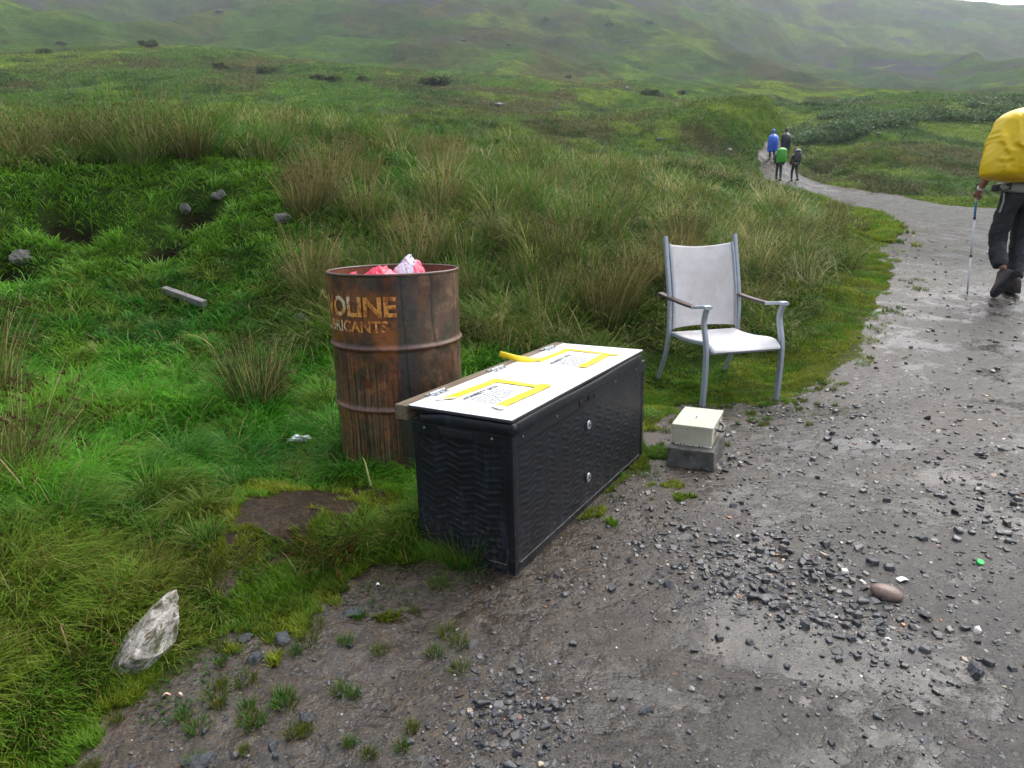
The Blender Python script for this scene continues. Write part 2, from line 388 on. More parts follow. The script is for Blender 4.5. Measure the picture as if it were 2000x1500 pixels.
tc = g.mix(1.0, tc, g.ramp(lump, [(.3, (.6, .6, .6)), (.5, (1., 1., 1.)), (.7, (1.35, 1.33, 1.3))]), 'MULTIPLY')
tc = g.mix(1.0, tc, g.ramp(fine, [(.32, (.45, .45, .45)), (.5, (1., 1., 1.)), (.66, (1.7, 1.66, 1.6))]), 'MULTIPLY')
tc = g.mix(1.0, tc, g.ramp(grit, [(.34, (.55, .55, .55)), (.5, (1., 1., 1.)), (.66, (1.5, 1.48, 1.42))]), 'MULTIPLY')
vor = g.n('ShaderNodeTexVoronoi', i_Vector=c, i_Scale=62.0, i_Randomness=1.0)
vz = g.n('ShaderNodeSeparateColor', i_0=vor.outputs['Color'])
inside = g.ramp(vor.outputs['Distance'], [(.30, 1.), (.42, 0.)])
tc = g.mix(g.math('MULTIPLY', g.ramp(vz.outputs[0], [(.955, 0.), (.96, .55)]), inside), tc, (.11, .10, .085))
tc = g.mix(g.math('MULTIPLY', g.ramp(vz.outputs[1], [(.55, 0.), (.56, .8)]), inside), tc, (.020, .020, .022))
v2 = g.n('ShaderNodeTexVoronoi', i_Vector=g.scalev(c, (1, 1, 1)), i_Scale=140.0, i_Randomness=1.0); z2 = g.n('ShaderNodeSeparateColor', i_0=v2.outputs['Color'])
tc = g.mix(g.math('MULTIPLY', g.ramp(z2.outputs[0], [(.5, 0.), (.51, .75)]), g.ramp(v2.outputs['Distance'], [(.3, 1.), (.45, 0.)])), tc, g.mix(g.ramp(z2.outputs[1], [(.80, 0.), (.82, 1.)]), (.022, .022, .023), (.105, .095, .08)))
tc = g.mix(g.ramp(g.math('MULTIPLY', g.attr('trk'), -1.0), [(.03, 0.), (.10, .25)]), tc, (.030, .024, .018))
edgeg = g.math('ADD', g.math('MULTIPLY', bare, 1.0), g.math('MULTIPLY', g.math('SUBTRACT', fine, .5), .10))
bm_ = g.ramp(g.math('ADD', g.math('MULTIPLY', edgeg, 14), .5, True), [(.40, 0.), (.60, 1.)])
tc = g.mix(g.math('MULTIPLY', far, .0), tc, tc)
pf = g.ramp(g.math('DIVIDE', g.attr('dist'), 12.0, True), [(.4, 0.), (.9, 1.)]); pn = g.noise(g.scalev(c, (1, .6, 1)), 2.6, 8, .7)
tc = g.mix(g.math('MULTIPLY', pf, .9), tc, g.mix(1.0, tc, g.ramp(pn, [(.38, (.40, .42, .36)), (.55, (1., 1., 1.))]), 'MULTIPLY'))
tc = g.mix(g.math('MULTIPLY', pf, g.ramp(g.noise(c, 1.7, 8, .7), [(.56, 0.), (.64, .7)])), tc, (.050, .066, .018))
g.set(base=g.mix(bm_, gcol, tc))
film = g.ramp(g.math('ADD', g.noise(c, 1.9, 6, .62, .9), g.math('MULTIPLY', g.math('SUBTRACT', .5, lump), .35)), [(.45, 0.), (.56, 1.)])
rt = g.mix(film, (.52, .52, .52), (.17, .17, .17)); rt = g.mix(.30, rt, g.ramp(fine, [(.3, .05), (.7, .75)]))
g.set(rough=g.mix(bm_, (.85, .85, .85), rt), spec=g.math('MULTIPLY', g.ramp(g.math('ADD', g.attr('trk'), .5), [(.38, .05), (.50, 1.)]), g.math('MULTIPLY', g.math('ADD', g.math('MULTIPLY', bm_, .30), .10), g.math('SUBTRACT', 1.0, g.math('MULTIPLY', pf, .88)))))
h = g.math('ADD', g.math('MULTIPLY', fine, .45), g.math('ADD', g.math('MULTIPLY', lump, .8), g.math('MULTIPLY', grit, .14)))
h = g.math('ADD', h, g.math('MULTIPLY', inside, g.math('MULTIPLY', vz.outputs[2], .16)))
h = g.math('MULTIPLY', h, g.ramp(film, [(0., 1.), (1., .30)]))
hg = g.math('ADD', g.math('MULTIPLY', gn, 30.), g.math('MULTIPLY', gn2, 120.))
b1 = g.n('ShaderNodeBump', i_Height=h, i_Strength=.6, i_Distance=.016)
b2 = g.n('ShaderNodeBump', i_Height=g.math('ADD', g.math('MULTIPLY', hg, far), lump), i_Strength=.5, i_Distance=.03)
mixn = g.n('ShaderNodeMix'); mixn.data_type = 'VECTOR'
g.l(bm_, mixn.inputs[0]); g.l(b2.outputs[0], mixn.inputs[4]); g.l(b1.outputs[0], mixn.inputs[5]); g.l(mixn.outputs[1], g.b.inputs['Normal'])
tag(put('ground', gme, g.m), kind='structure')

# ---------------------------------------------------------------- grass blades
def leaf_mat(name, trans=.35, rough=.5, spec=.15, var=.35, scale=None):
    n = N(name); col = n.attr('col', 'Color')
    c = n.coord('Object'); f = n.noise(c, scale or 2.5, 3)
    col = n.mix(1.0, col, n.ramp(f, [(.3, (1 - var, 1 - var, 1 - var)), (.7, (1 + var, 1 + var, 1 + var))]), 'MULTIPLY')
    n.set(base=col, rough=rough, spec=spec)
    t = n.n('ShaderNodeBsdfTranslucent', i_Color=col); m = n.n('ShaderNodeMixShader', i_0=trans)
    n.l(n.b.outputs[0], m.inputs[1]); n.l(t.outputs[0], m.inputs[2]); n.l(m.outputs[0], n.out.inputs[0])
    return n.m
M_GRASS = leaf_mat('grass blades'); M_RUSH = leaf_mat('rush stems', .35, .5, .2, .3)
def blades(name, P, L, W, az, lean, droop, c0, c1, seg=3, twist=None, kink=None, cm=None):
    """ribbon blades; P (n,3), lean angle from vertical at the base, droop extra bend to the tip (radians)"""
    n = len(P); az = np.asarray(az)
    tw = az + PI / 2 + (rng.normal(0, .5, n) if twist is None else twist)
    dx, dy = np.cos(az), np.sin(az); wx, wy = np.cos(tw), np.sin(tw)
    V = np.empty((n, 2 * seg + 1, 3)); C = np.empty((n, 2 * seg + 1, 3))
    pos = P.copy(); th = lean.copy() if hasattr(lean, 'copy') else np.full(n, lean)
    for k in range(seg + 1):
        t = k / seg
        cc = c0 + (c1 - c0) * t if cm is None else (c0 + (cm - c0) * min(1, t * 2) if t < .5 else cm + (c1 - cm) * (t - .5) * 2)
        if k < seg:
            ww = W * (1 - t ** 1.6 * .75) * .5
            V[:, 2 * k, 0] = pos[:, 0] - wx * ww; V[:, 2 * k, 1] = pos[:, 1] - wy * ww; V[:, 2 * k, 2] = pos[:, 2]
            V[:, 2 * k + 1, 0] = pos[:, 0] + wx * ww; V[:, 2 * k + 1, 1] = pos[:, 1] + wy * ww; V[:, 2 * k + 1, 2] = pos[:, 2]
            C[:, 2 * k] = cc; C[:, 2 * k + 1] = cc
            a = th + droop * ((k + .5) / seg) ** 1.3
            st = L / seg
            pos = pos + np.stack([dx * np.sin(a) * st, dy * np.sin(a) * st, np.cos(a) * st], -1)
        else:
            V[:, 2 * seg] = pos; C[:, 2 * seg] = cc
    b = (np.arange(n) * (2 * seg + 1))[:, None]
    Q = np.concatenate([b + np.array([2 * k, 2 * k + 1, 2 * k + 3, 2 * k + 2]) for k in range(seg - 1)], 0) if seg > 1 else np.zeros((0, 4), int)
    T = b + np.array([2 * seg - 2, 2 * seg - 1, 2 * seg])
    fs = [Q, T] if len(Q) else [T]
    return V.reshape(-1, 3), C.reshape(-1, 3), fs
def merge(parts):
    Vs, Cs, F3, F4, o = [], [], [], [], 0
    for V, C, fs in parts:
        Vs.append(V); Cs.append(C)
        for f in fs: (F4 if f.shape[1] == 4 else F3).append(f + o)
        o += len(V)
    fs = ([np.concatenate(F4)] if F4 else []) + ([np.concatenate(F3)] if F3 else [])
    return np.concatenate(Vs), np.concatenate(Cs), fs

def keepouts(x, y):
    """true where nothing may grow: inside the drum, the storage box, the block"""
    m = np.hypot(x - DRUM[0], y - DRUM[1]) < .27
    lx = (x - BX0[0]) * BU[0] + (y - BX0[1]) * BU[1]; ly = (x - BX0[0]) * BW[0] + (y - BX0[1]) * BW[1]
    m |= (lx > -.01) & (lx < BL + .01) & (ly > -.01) & (ly < BWD + .01)
    m |= np.hypot(x - CASH[0], y - CASH[1]) < .14
    return m
DRUM = (-.519, 3.005); BX0 = (-.003, 1.999); BYAW = .531
BU = (math.sin(BYAW), math.cos(BYAW)); BW = (-math.cos(BYAW), math.sin(BYAW)); BL, BWD, BH = 1.246, .3965, .495
CASH = tuple(hit(1362, 893)[:2])
G = {k: np.array(v) for k, v in dict(lush0=(.014, .040, .006), lush1=(.060, .29, .014), lush2=(.14, .42, .022), yel0=(.05, .07, .008), yel1=(.21, .26, .022), ol0=(.02, .036, .008), ol1=(.11, .20, .024),
     tan1=(.54, .43, .20), br1=(.22, .13, .055), ru0=(.028, .055, .010), ru1=(.105, .185, .026), dk1=(.026, .14, .010)).items()}
NB = int(1100000 * DENS)
sa = np.radians(rng.uniform(-50, 50, NB)); sr = np.exp(rng.uniform(math.log(1.15), math.log(120), NB))
x = sr * np.sin(sa); y = sr * np.cos(sa)
NX = int(1500000 * DENS); sa = np.radians(rng.uniform(-46, 40, NX)); sr = np.exp(rng.uniform(math.log(1.15), math.log(14), NX)); xe = sr * np.sin(sa); ye = sr * np.cos(sa)
_ii = np.clip(((np.log(np.hypot(xe, ye + .55)) - math.log(.9)) / (math.log(1500) - math.log(.9)) * (NR - 1)).astype(int), 0, NR - 1); _jj = np.clip(((np.arctan2(xe, ye + .55) + math.radians(68)) / math.radians(136) * (NA - 1)).astype(int), 0, NA - 1)
_b = BARE.reshape(NR, NA)[_ii, _jj]; k_ = (_b < .40) & (_b > -.55 - .03 * sr); xe, ye = xe[k_], ye[k_]
n_main = NB; x = np.concatenate([x, xe]); y = np.concatenate([y, ye]); NB = len(x); extra = np.arange(NB) >= n_main; z = Hg(x, y)
px, py = proj(x, y, z)
ts = track(x, y)
p1 = poly_sd(x, y, np.array(PATCH)) + (fbm(x * 9, y * 9, 31, 3) - .5) * .14
p2 = poly_sd(x, y, np.array(PATCH2)) + (fbm(x * 7, y * 7, 33, 3) - .5) * .2
bare = np.maximum(np.maximum(ts, p1), p2)
r = np.hypot(x, y)
hol = np.zeros(NB)
for p, rad, dep in HOLES: hol = np.maximum(hol, np.exp(-(((x - p[0]) / rad) ** 2 + ((y - p[1] + .12) / (rad * .6)) ** 2)))
isl = fbm(x * 4.5, y * 4.5, 141, 4, .6)
ok = ((bare < .0) | ((bare < .34) & (isl > .585 + bare * .45) & extra)) & ~keepouts(x, y) & (hol < .45 + rng.uniform(-.1, .1, NB)) & (px > -260) & (px < 2260)
thin = np.clip(-bare / (.16 + .02 * r), 0, 1); ok &= (bare > 0) | (fbm(x * 8, y * 8, 143, 3) + thin * .5 > .40)
nA = fbm(x * 1.1, y * 1.1, 61, 3); nB = fbm(x * .5, y * .5, 63, 4); nC = fbm(x * 3, y * 3, 67, 3); nD = fbm(x * 7, y * 7, 69, 2)
off = -ts
verge = sstep(.45 + .09 * r, .05 + .02 * r, off) * (r < 34)
verge = np.maximum(verge, (px > 1240) & (px < 1760) & (py > 690) & (off < 1.0))
verge = np.where(r < 4, sstep(.20, .02, np.minimum(-bare, 1)) * (.35 + .65 * (nC > .5)), verge)
vg = (verge > rng.random(NB) * .9 + .05) | (bare > -.02)
ok &= ~extra | vg
bank = (px < 590) & (r > 4.4) & (r < np.where(px < 560, 7.7, 7.2)); btop = bank & (r > 6.1)
wet = (r < 4.6) | bank
rushz = (~wet) & (r < np.where(px < 900, 12.5, 26)) & (px < 1680 - 2.2 * np.maximum(0, 520 - py) * 0) & ((px > 560) | (r > 7.6))
rush = rushz & (.85 * sstep(.49, .60, nA + .3 * (nC - .5)) > rng.random(NB)) & ~vg
rightf = (px > 1560) & (r > 16)
hillm = r > 30
u1, u2, u3, u4 = rng.random((4, NB))
L = .09 + .10 * u1 + .10 * (nC - .3)
L = np.where(bank, .07 + .08 * u1, L); L = np.where(btop, .07 + .08 * u1, L)
L = np.where((~wet), .14 + .20 * u1, L)
L = np.where(rush, (.36 + .32 * u1) * (0.7 + .7 * nA), L)
L = np.where(vg, .010 + .028 * u1 * (.4 + 1.2 * nC), L)
L = np.where(hillm | rightf, .15 + .25 * u1 * (nB * 2), L)
L = np.where(vg & (r > 12), .07 + .05 * u1, L)
L = np.where(~vg & (r < 5), L * lerp(.40, 1.0, np.clip(-bare / .28, 0, 1)), L)
L *= np.where((r > 4.2) & (r < 7) & (px > 1200), .75, 1)
W = (.0011 + .00085 * r) * (.6 + .9 * u2)
W = np.where(rush, W * .8, W); W = np.where(vg, W * 1.25, W); W = np.where(bank, W * 1.1, W); W = np.minimum(W, L * .3)
def cells(x, y, s, seed):
    ix = np.floor(x / s); iy = np.floor(y / s); cx = (ix + .5 + (_h(ix, iy, seed) - .5) * .9) * s; cy = (iy + .5 + (_h(ix, iy, seed + 1) - .5) * .9) * s
    return x - cx, y - cy, _h(ix, iy, seed + 2), _h(ix, iy, seed + 3)
cdx, cdy, ch1, ch2 = cells(x + (nC - .5) * .2, y + (nD - .5) * .2, .46, 151); cr_ = np.hypot(cdx, cdy)
tdx, tdy, th1, th2 = cells(x + (nD - .5) * .06, y + (nC - .5) * .06, .17, 161); tr_ = np.hypot(tdx, tdy)
rush &= (cr_ < .13 + .15 * ch1) & (ch2 > .12)
L = np.where(rush, np.where(px > 520, 1.25, 1.0) * (.22 + .26 * u1 ** .7) * (.6 + .75 * ch2) * (1 - .5 * (cr_ / .24)), L)
L = np.where(~rush & ~vg & ~hillm, L * (.65 + .7 * th1) * (1.2 - .4 * np.minimum(tr_ / .1, 1)), L)
flow = 2 * PI * fbm(x * 1.4, y * 1.4, 71, 2) * 1.6
az = np.where(rush, np.arctan2(cdy, cdx) + rng.normal(0, .5, NB), np.where(hillm, rng.uniform(0, 2 * PI, NB), np.where(rng.random(NB) < .7, np.arctan2(tdy, tdx) + rng.normal(0, .6, NB), flow + rng.normal(0, .9, NB))))
lean = np.abs(rng.normal(0, .25, NB)) + np.where(rush, .05 + cr_ * 2.2, .10 + np.minimum(tr_, .1) * 4); droop = np.where(rush, .35 + .6 * u3, .9 + .9 * u3)
droop = np.where(vg, .5 * u3, droop)
t = u4[:, None]; e = np.ones((NB, 1))
lush = lerp(G['lush1'] * e, G['lush2'] * e, sstep(.35, .7, nC)[:, None] * .8 + .2 * t)
lush = lerp(lush, G['dk1'] * e, sstep(.45, .68, nA)[:, None] * .65)
lush = lerp(lush, G['dk1'] * e, ((th2 < .22) * .4)[:, None]); lush = lerp(lush, G['yel1'] * .9 * e, ((th2 > .68) * .55)[:, None]); lush = lerp(lush, G['tan1'] * .8 * e, ((rng.random(NB) > .955) * .8)[:, None])
lush = lerp(lush, G['yel1'] * e, (sstep(.50, .66, nB) * .55)[:, None] * t + (sstep(.9, 1, u3) * .4)[:, None])
# towards the front of the picture the turf turns yellower
fy = (sstep(2.9, 2.1, r) * .65)[:, None]
lush = lerp(lush, lerp(G['yel1'] * .8, G['br1'] * 1.1, (u3[:, None] > .8) * 1.0), fy * (.4 + .6 * t))
lush = lerp(lush, lerp(G['lush2'] * 1.05, G['yel1'], .35) * e, (btop * .75)[:, None])
oliv = lerp(G['ol1'] * e, G['lush1'] * .8 * e, sstep(.4, .6, nB)[:, None]); oliv = lerp(oliv, G['yel1'] * .8 * e, ((th2 > .6) * .5)[:, None]); oliv = lerp(oliv, G['tan1'] * .75 * e, (u3[:, None] > .78) * .8)
tip = np.where(wet[:, None], lush, oliv)
rt = lerp(G['ru1'] * e, G['tan1'] * e, (sstep(.50, .85, u2 * .6 + nB * .6) * .7)[:, None]); rt = lerp(rt, G['br1'] * e, ((u3 > .82) * .7)[:, None])
rt = rt * 1.45; rt = lerp(rt, G['br1'] * .6 * e, ((ch1 < .15) * .6)[:, None]); rt = lerp(rt, G['tan1'] * 1.15 * e, ((ch1 > .58) * .7)[:, None]); rt = lerp(rt, G['lush1'] * .6 * e, (((ch1 > .4) & (ch1 < .62)) * .6)[:, None])
tip = np.where(rush[:, None], rt, tip)
tip = np.where(vg[:, None], lerp(G['yel1'] * (.75 + .6 * t), G['lush1'] * .75 * e, (sstep(.42, .62, nD * .5 + nC * .5) * .6)[:, None]), tip)
hc = hill_colour(x, y, z)
hcol = hc * (1.15 + 1.1 * t); hcol = lerp(hcol, G['tan1'] * .55 * e, (u3[:, None] > .86) * .6)
tip = lerp(tip, hcol, (sstep(16, 34, r))[:, None] * (1 - vg[:, None] * .6))
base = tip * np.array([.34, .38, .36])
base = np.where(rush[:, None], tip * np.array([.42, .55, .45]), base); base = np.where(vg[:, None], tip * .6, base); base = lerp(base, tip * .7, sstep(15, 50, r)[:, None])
P = np.stack([x, y, z - .004], -1)
sets = (('turf', ok & vg, 'short yellow-green mossy turf along the edge of the track', 'turf', M_GRASS, 2),
        ('rushes', ok & rush, 'tall rushes with straw-coloured tips behind the drum and chair', 'rushes', M_RUSH, 4),
        ('grass', ok & ~vg & ~rush & (r < 16), 'lush wet green grass growing around the drum and bank', 'grass', M_GRASS, 3),
        ('hill_grass', ok & ~vg & ~rush & (r >= 16), 'rough olive moor grass spreading up the hillside', 'grass', M_GRASS, 2))
for nm, m, lab, cat, mat, seg in sets:
    i = np.where(m)[0]
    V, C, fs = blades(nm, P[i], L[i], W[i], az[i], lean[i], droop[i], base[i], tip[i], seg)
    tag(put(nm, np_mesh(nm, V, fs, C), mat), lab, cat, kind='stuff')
    print(nm, len(i))
# ================================================================ storage box
M_CREAM = simple('cream enamel', (.50, .48, .36), .35, var=.12, scale=9, bump=.05)
M_WHITEB = simple('white sheet board', (.90, .91, .92), .25, var=.03, scale=6, bump=.02)
M_EDGE = simple('board rubber edge', (.035, .035, .037), .6, var=.5, scale=90)
M_TAPE = simple('yellow tape', (.86, .62, .02), .35, var=.10, scale=25, bump=.25, bdist=.002)
M_TAPECLEAR = simple('faded tape', (.78, .76, .62), .25, var=.06, scale=30, bump=.2)
M_PAPER = simple('notice paper', (.80, .82, .84), .35, var=.03, scale=8, bump=.15, bdist=.002)
M_INK = simple('notice ink', (.05, .05, .055), .5, var=.2, scale=200, bump=0)
M_ZINC = simple('zinc plate', (.42, .44, .46), .35, metal=.6, var=.2, scale=60)
M_DARKM = simple('dark slot', (.006, .006, .008), .8, var=.2)
def mk_plastic():
    n = N('black weathered plastic'); c = n.coord()
    f = n.noise(c, 5, 7, .65, .3); st = n.noise(n.scalev(c, (9, 9, 1.3)), 3.5, 5, .6)
    col = n.mix(n.ramp(f, [(.3, 0.), (.75, 1.)]), (.0050, .0060, .0090), (.0105, .0125, .0180))
    col = n.mix(n.ramp(st, [(.54, 0.), (.70, .8)]), col, (.026, .032, .048))
    z = n.n('ShaderNodeSeparateXYZ', i_0=c).outputs[2]
    spl = n.noise(c, 55, 4, .7); low = n.ramp(z, [(.0, 1.), (.30, 0.)])
    dirt = n.math('MULTIPLY', n.ramp(spl, [(.52, 0.), (.60, 1.)]), n.math('MULTIPLY', low, .40))
    col = n.mix(dirt, col, (.13, .11, .085))
    v = n.n('ShaderNodeTexVoronoi', i_Vector=c, i_Scale=26.0); sp = n.math('MULTIPLY', n.ramp(v.outputs['Distance'], [(.055, 1.), (.075, 0.)]), n.ramp(v.outputs['Color'], [(.60, 0.), (.62, 1.)]))
    col = n.mix(sp, col, (.30, .25, .17))
    n.set(base=col, rough=n.ramp(f, [(.3, .38), (.7, .55)]), spec=.30); n.bump(n.noise(c, 120, 4), .12, .002); return n.m
M_PLAS = mk_plastic()
def mk_wood(name, a, b):
    n = N(name); c = n.coord(); f = n.noise(n.scalev(c, (1.2, 14, 14)), 5, 8, .65, .5)
    n.set(base=n.mix(n.ramp(f, [(.35, 0.), (.65, 1.)]), a, b), rough=.65, spec=.3); n.bump(f, .5, .004); return n.m
M_BATTEN = mk_wood('weathered batten', (.085, .065, .042), (.20, .155, .10))
_u = Vector((0.50636955, 0.86225625, -0.01019947)); _w = Vector((-0.86226922, 0.50637717, -0.00859968)); _z = Vector((-0.00225035, 0.01314931, 0.99991101))
sb = empty('storage_box', (0, 0, 0))
sb.matrix_world = Matrix(((_u.x, _w.x, _z.x, BX0[0]), (_u.y, _w.y, _z.y, BX0[1]), (_u.z, _w.z, _z.z, -.004), (0, 0, 0, 1)))
tag(sb, 'black woven-pattern plastic storage box with a hinged white board on top', 'storage box')
def chevron(a, b):
    """relief of the moulded weave: rows of zigzags stepping down the panel"""
    ph = b / .0215 + .75 * np.abs(((a / .105) % 1) - .5) * 2 + .12 * np.sin(a * 45)
    t = ph % 1
    rid = np.where(t < .72, t / .72, (1 - t) / .28)
    broken = .25 + .75 * (0.5 + .5 * np.sin(2 * PI * (a / .105) + np.floor(ph) * PI)) * (.4 + 1.2 * fbm(a * 9 + 5, b * 9 + 5, 77, 3))
    return .0024 * rid * broken
def panel(x0, x1, z0, z1, face, name):
    nx, nz = int((x1 - x0) / .0035), int((z1 - z0) / .0032)
    a, b = np.meshgrid(np.linspace(x0, x1, nx), np.linspace(z0, z1, nz), indexing='ij')
    e = np.clip(np.minimum(np.minimum(a - x0, x1 - a), np.minimum(b - z0, z1 - b)) / .012, 0, 1)
    h = chevron(a, b) * e - .004 * e - .002 * (1 - e)
    V = np.stack([a, -h, b], -1) if face == 'front' else np.stack([-h, a, b], -1)
    i = np.arange(nx * nz).reshape(nx, nz); q = np.stack([i[:-1, :-1], i[1:, :-1], i[1:, 1:], i[:-1, 1:]], -1).reshape(-1, 4)
    if face != 'front': q = q[:, ::-1]
    return put(name, np_mesh(name, V.reshape(-1, 3), [q], smooth=True), M_PLAS, sb)
bm = bmesh.new()
t_ = .012
box(bm, .0, BL, .006, BWD - .006, .0, .012)                                         # floor
# front: posts, top band, foot band (panels sit between them)
for x0, x1 in ((0, .030), (BL - .030, BL)): box(bm, x0, x1, 0, .022, 0, .452, .004)
for y0, y1 in ((.022, .036), (BWD - .022, BWD)): box(bm, .0005, .022, y0, y1, 0, .452, .003)
box(bm, .029, BL - .029, .0015, .02, 0, .045, .003)
box(bm, .0015, .02, .035, BWD - .02, 0, .045, .003)
box(bm, -.002, BL + .002, -.002, .018, .4515, .497, .004)
box(bm, -.0015, .018, .017, BWD + .002, .4515, .4965, .004)
box(bm, BL - .012, BL, .02, BWD, 0, .496); box(bm, .02, BL - .011, BWD - .012, BWD - .001, 0, .495)
box(bm, .010, BL - .013, .009, BWD - .013, .40, .405)
put('body', bm_mesh(bm, 'box_body'), M_PLAS, sb)
panel(.029, BL - .029, .044, .4525, 'front', 'woven_panel'); panel(.035, BWD - .021, .044, .4525, 'end', 'woven_panel')
# pale scuffed line along the foot
bm = bmesh.new(); box(bm, .036, BL - .05, -.0012, .0, .040, .0425); box(bm, -.0012, 0, .03, .10, .040, .042); put('scuff_line', bm_mesh(bm, 'scuff'), simple('scuffed plastic', (.16, .15, .14), .6, var=.8, scale=60), sb)
# plastic lid under the board: sagging rounded edge, lower at the far front corner
bm = bmesh.new()
prof = [(0, 0), (-.009, .0015), (-.011, .005), (-.0095, .030), (-.007, .037), (-.002, .0405), (.02, .041), (.02, 0)]
for (p0, p1, ax) in (((-.0, 0, .499), (BL - .05, 0, .499), 'f'),):
    rings = []
    for i in range(25):
        t = i / 24; x = lerp(-.004, BL - .07, t); sag = .003 * math.sin(t * 9)
        rings.append([bm.verts.new((x, y_, .498 + z_ + (sag if z_ > .02 else 0))) for y_, z_ in prof])
    for i in range(24):
        for k in range(len(prof)): bm.faces.new((rings[i][k], rings[i][(k + 1) % len(prof)], rings[i + 1][(k + 1) % len(prof)], rings[i + 1][k]))
    bm.faces.new(rings[0]); bm.faces.new(rings[-1][::-1])
rings = []
for i in range(17):
    t = i / 16; y_ = lerp(-.010, .36, t); dip = sstep(.72, 1., t) * .018
    rings.append([bm.verts.new((x_, y_, .498 + max(z_ - dip * .3, 0) * (1 - dip * 12))) for x_, z_ in prof])
for i in range(16):
    for k in range(len(prof)): bm.faces.new((rings[i][k], rings[i + 1][k], rings[i + 1][(k + 1) % len(prof)], rings[i][(k + 1) % len(prof)]))
bm.faces.new(rings[0][::-1]); bm.faces.new(rings[-1])
box(bm, .015, BL - .02, .015, BWD - .01, .5, .536, .003)
lid = put('lid', bm_mesh(bm, 'lid', True), M_PLAS, sb)
# grip recess on the end, catch recesses on the front
def recess(name, cx, cz, w_, h_, face, r=.008):
    bm = bmesh.new(); n = []
    o = rrect(w_, h_, r, 4); inn = rrect(w_ - .010, h_ - .010, r * .6, 4)
    A = [bm.verts.new((a, -.0045, b)) for a, b in o]; B = [bm.verts.new((a, -.006, b)) for a, b in inn]; C = [bm.verts.new((a, -.0030, b)) for a, b in inn]
    A0 = [bm.verts.new((a * 1.03, .0, b * 1.05)) for a, b in o]
    k = len(A)
    for P_, Q_ in ((A0, A), (A, B), (B, C)):
        for i in range(k): bm.faces.new((P_[i], P_[(i + 1) % k], Q_[(i + 1) % k], Q_[i]))
    f = bm.faces.new(C); me = bm_mesh(bm, name); me.materials.append(M_PLAS); me.materials.append(M_DARKM); me.polygons[len(me.polygons) - 1].material_index = 1  # near-black face in front of the band stands in for recess shade
    M = Matrix.Translation((cx, -.0, cz)) if face == 'front' else Matrix.Translation((-.0, cx, cz)) @ Matrix(((0, 1, 0, 0), (1, 0, 0, 0), (0, 0, 1, 0), (0, 0, 0, 1)))
    me.transform(M); return put(name, me, None, sb)
recess('hand_grip', .215, .475, .150, .030, 'end'); recess('catch_slot', .532, .474, .060, .024, 'front', .004); recess('catch_slot', .615, .474, .060, .024, 'front', .004)
def disc(name, x, y, z, r, th, nrm, mat, dome=0.0):
    bm = bmesh.new(); bmesh.ops.create_cone(bm, cap_ends=True, segments=24, radius1=r, radius2=r * .92, depth=th)
    M = Matrix.Translation((x, y, z)) @ (Matrix.Rotation(PI / 2, 4, 'X') if nrm == 'f' else Matrix.Rotation(-PI / 2, 4, 'Y') if nrm == 'e' else Matrix.Identity(4))
    bmesh.ops.transform(bm, matrix=M, verts=bm.verts); return put(name, bm_mesh(bm, name), mat, sb)
for z_ in (.365, .145):
    wsh = disc('washer', .592, -.005, z_, .0185, .003, 'f', M_ZINC); b = disc('bolt', .592, -.0075, z_, .005, .003, 'f', M_DARKM); b.parent = wsh
for x_ in (.067, .314, .872, 1.123): disc('screw', x_, -.003, .478, .0042, .003, 'f', M_ZINC)
for y_ in (.345, .073): disc('screw', -.003, y_, .480, .0042, .003, 'e', M_ZINC)
for x_, z_ in [(.006, q_) for q_ in (.44, .34, .24, .14)] + [(BL - .017, q_) for q_ in (.43, .36, .29, .22, .15)]:
    bm = bmesh.new(); box(bm, x_, x_ + .005, -.0008, .003, z_ - .012, z_ + .012); put('clip_slot', bm_mesh(bm, 'slot'), M_DARKM, sb)
# board, with a dark rubber edge
BT = .553
bm = bmesh.new(); box(bm, -.008, 1.205, -.006, .405, BT - .010, BT - .0012, .001, 1); edge_o = put('board_edge', bm_mesh(bm, 'edge'), M_EDGE, sb)
bm = bmesh.new(); box(bm, -.006, 1.203, -.004, .404, BT - .0015, BT + .001, .0008, 1); brd = put('board', bm_mesh(bm, 'board'), M_WHITEB, sb); tag(brd, 'glossy white board')
edge_o.parent = brd
bm = bmesh.new(); box(bm, -.012, 1.235, .409, .462, BT - .055, BT - .002, .003); put('batten', bm_mesh(bm, 'batten'), M_BATTEN, sb)
# stakes that carry the batten behind the box
for x_ in (.22, .98):
    bm = bmesh.new(); box(bm, x_, x_ + .045, .418, .455, -.03, BT - .056, .002); put('stake', bm_mesh(bm, 'stake'), M_BATTEN, sb)
for x_ in (.165, .585, 1.055):
    bm = bmesh.new(); box(bm, x_ - .045, x_ + .045, .378, .4085, BT + .0015, BT + .0035, .0006, 1); box(bm, x_ - .045, x_ + .045, .4085, .436, BT - .0015, BT + .0018, .0006, 1)
    hg_ = put('hinge', bm_mesh(bm, 'hinge'), M_ZINC, sb)
    bm = bmesh.new()
    for k in range(5): 
        sweep(bm, [(x_ - .045 + k * .018 + .001, .4085, BT + .0055), (x_ - .045 + k * .018 + .0165, .4085, BT + .0055)], circ(.0052, 10), up=Vector((0, 1, 0)))
    put('hinge_knuckle', bm_mesh(bm, 'knuckle', False), M_ZINC, hg_)
    for dx_ in (-.03, 0, .03):
        bm = bmesh.new(); r_ = bmesh.ops.create_uvsphere(bm, u_segments=8, v_segments=5, radius=.003); bmesh.ops.translate(bm, verts=r_['verts'], vec=(x_ + dx_, .392, BT + .004)); put('hinge_screw', bm_mesh(bm, 'hs', True), M_DARKM, hg_)
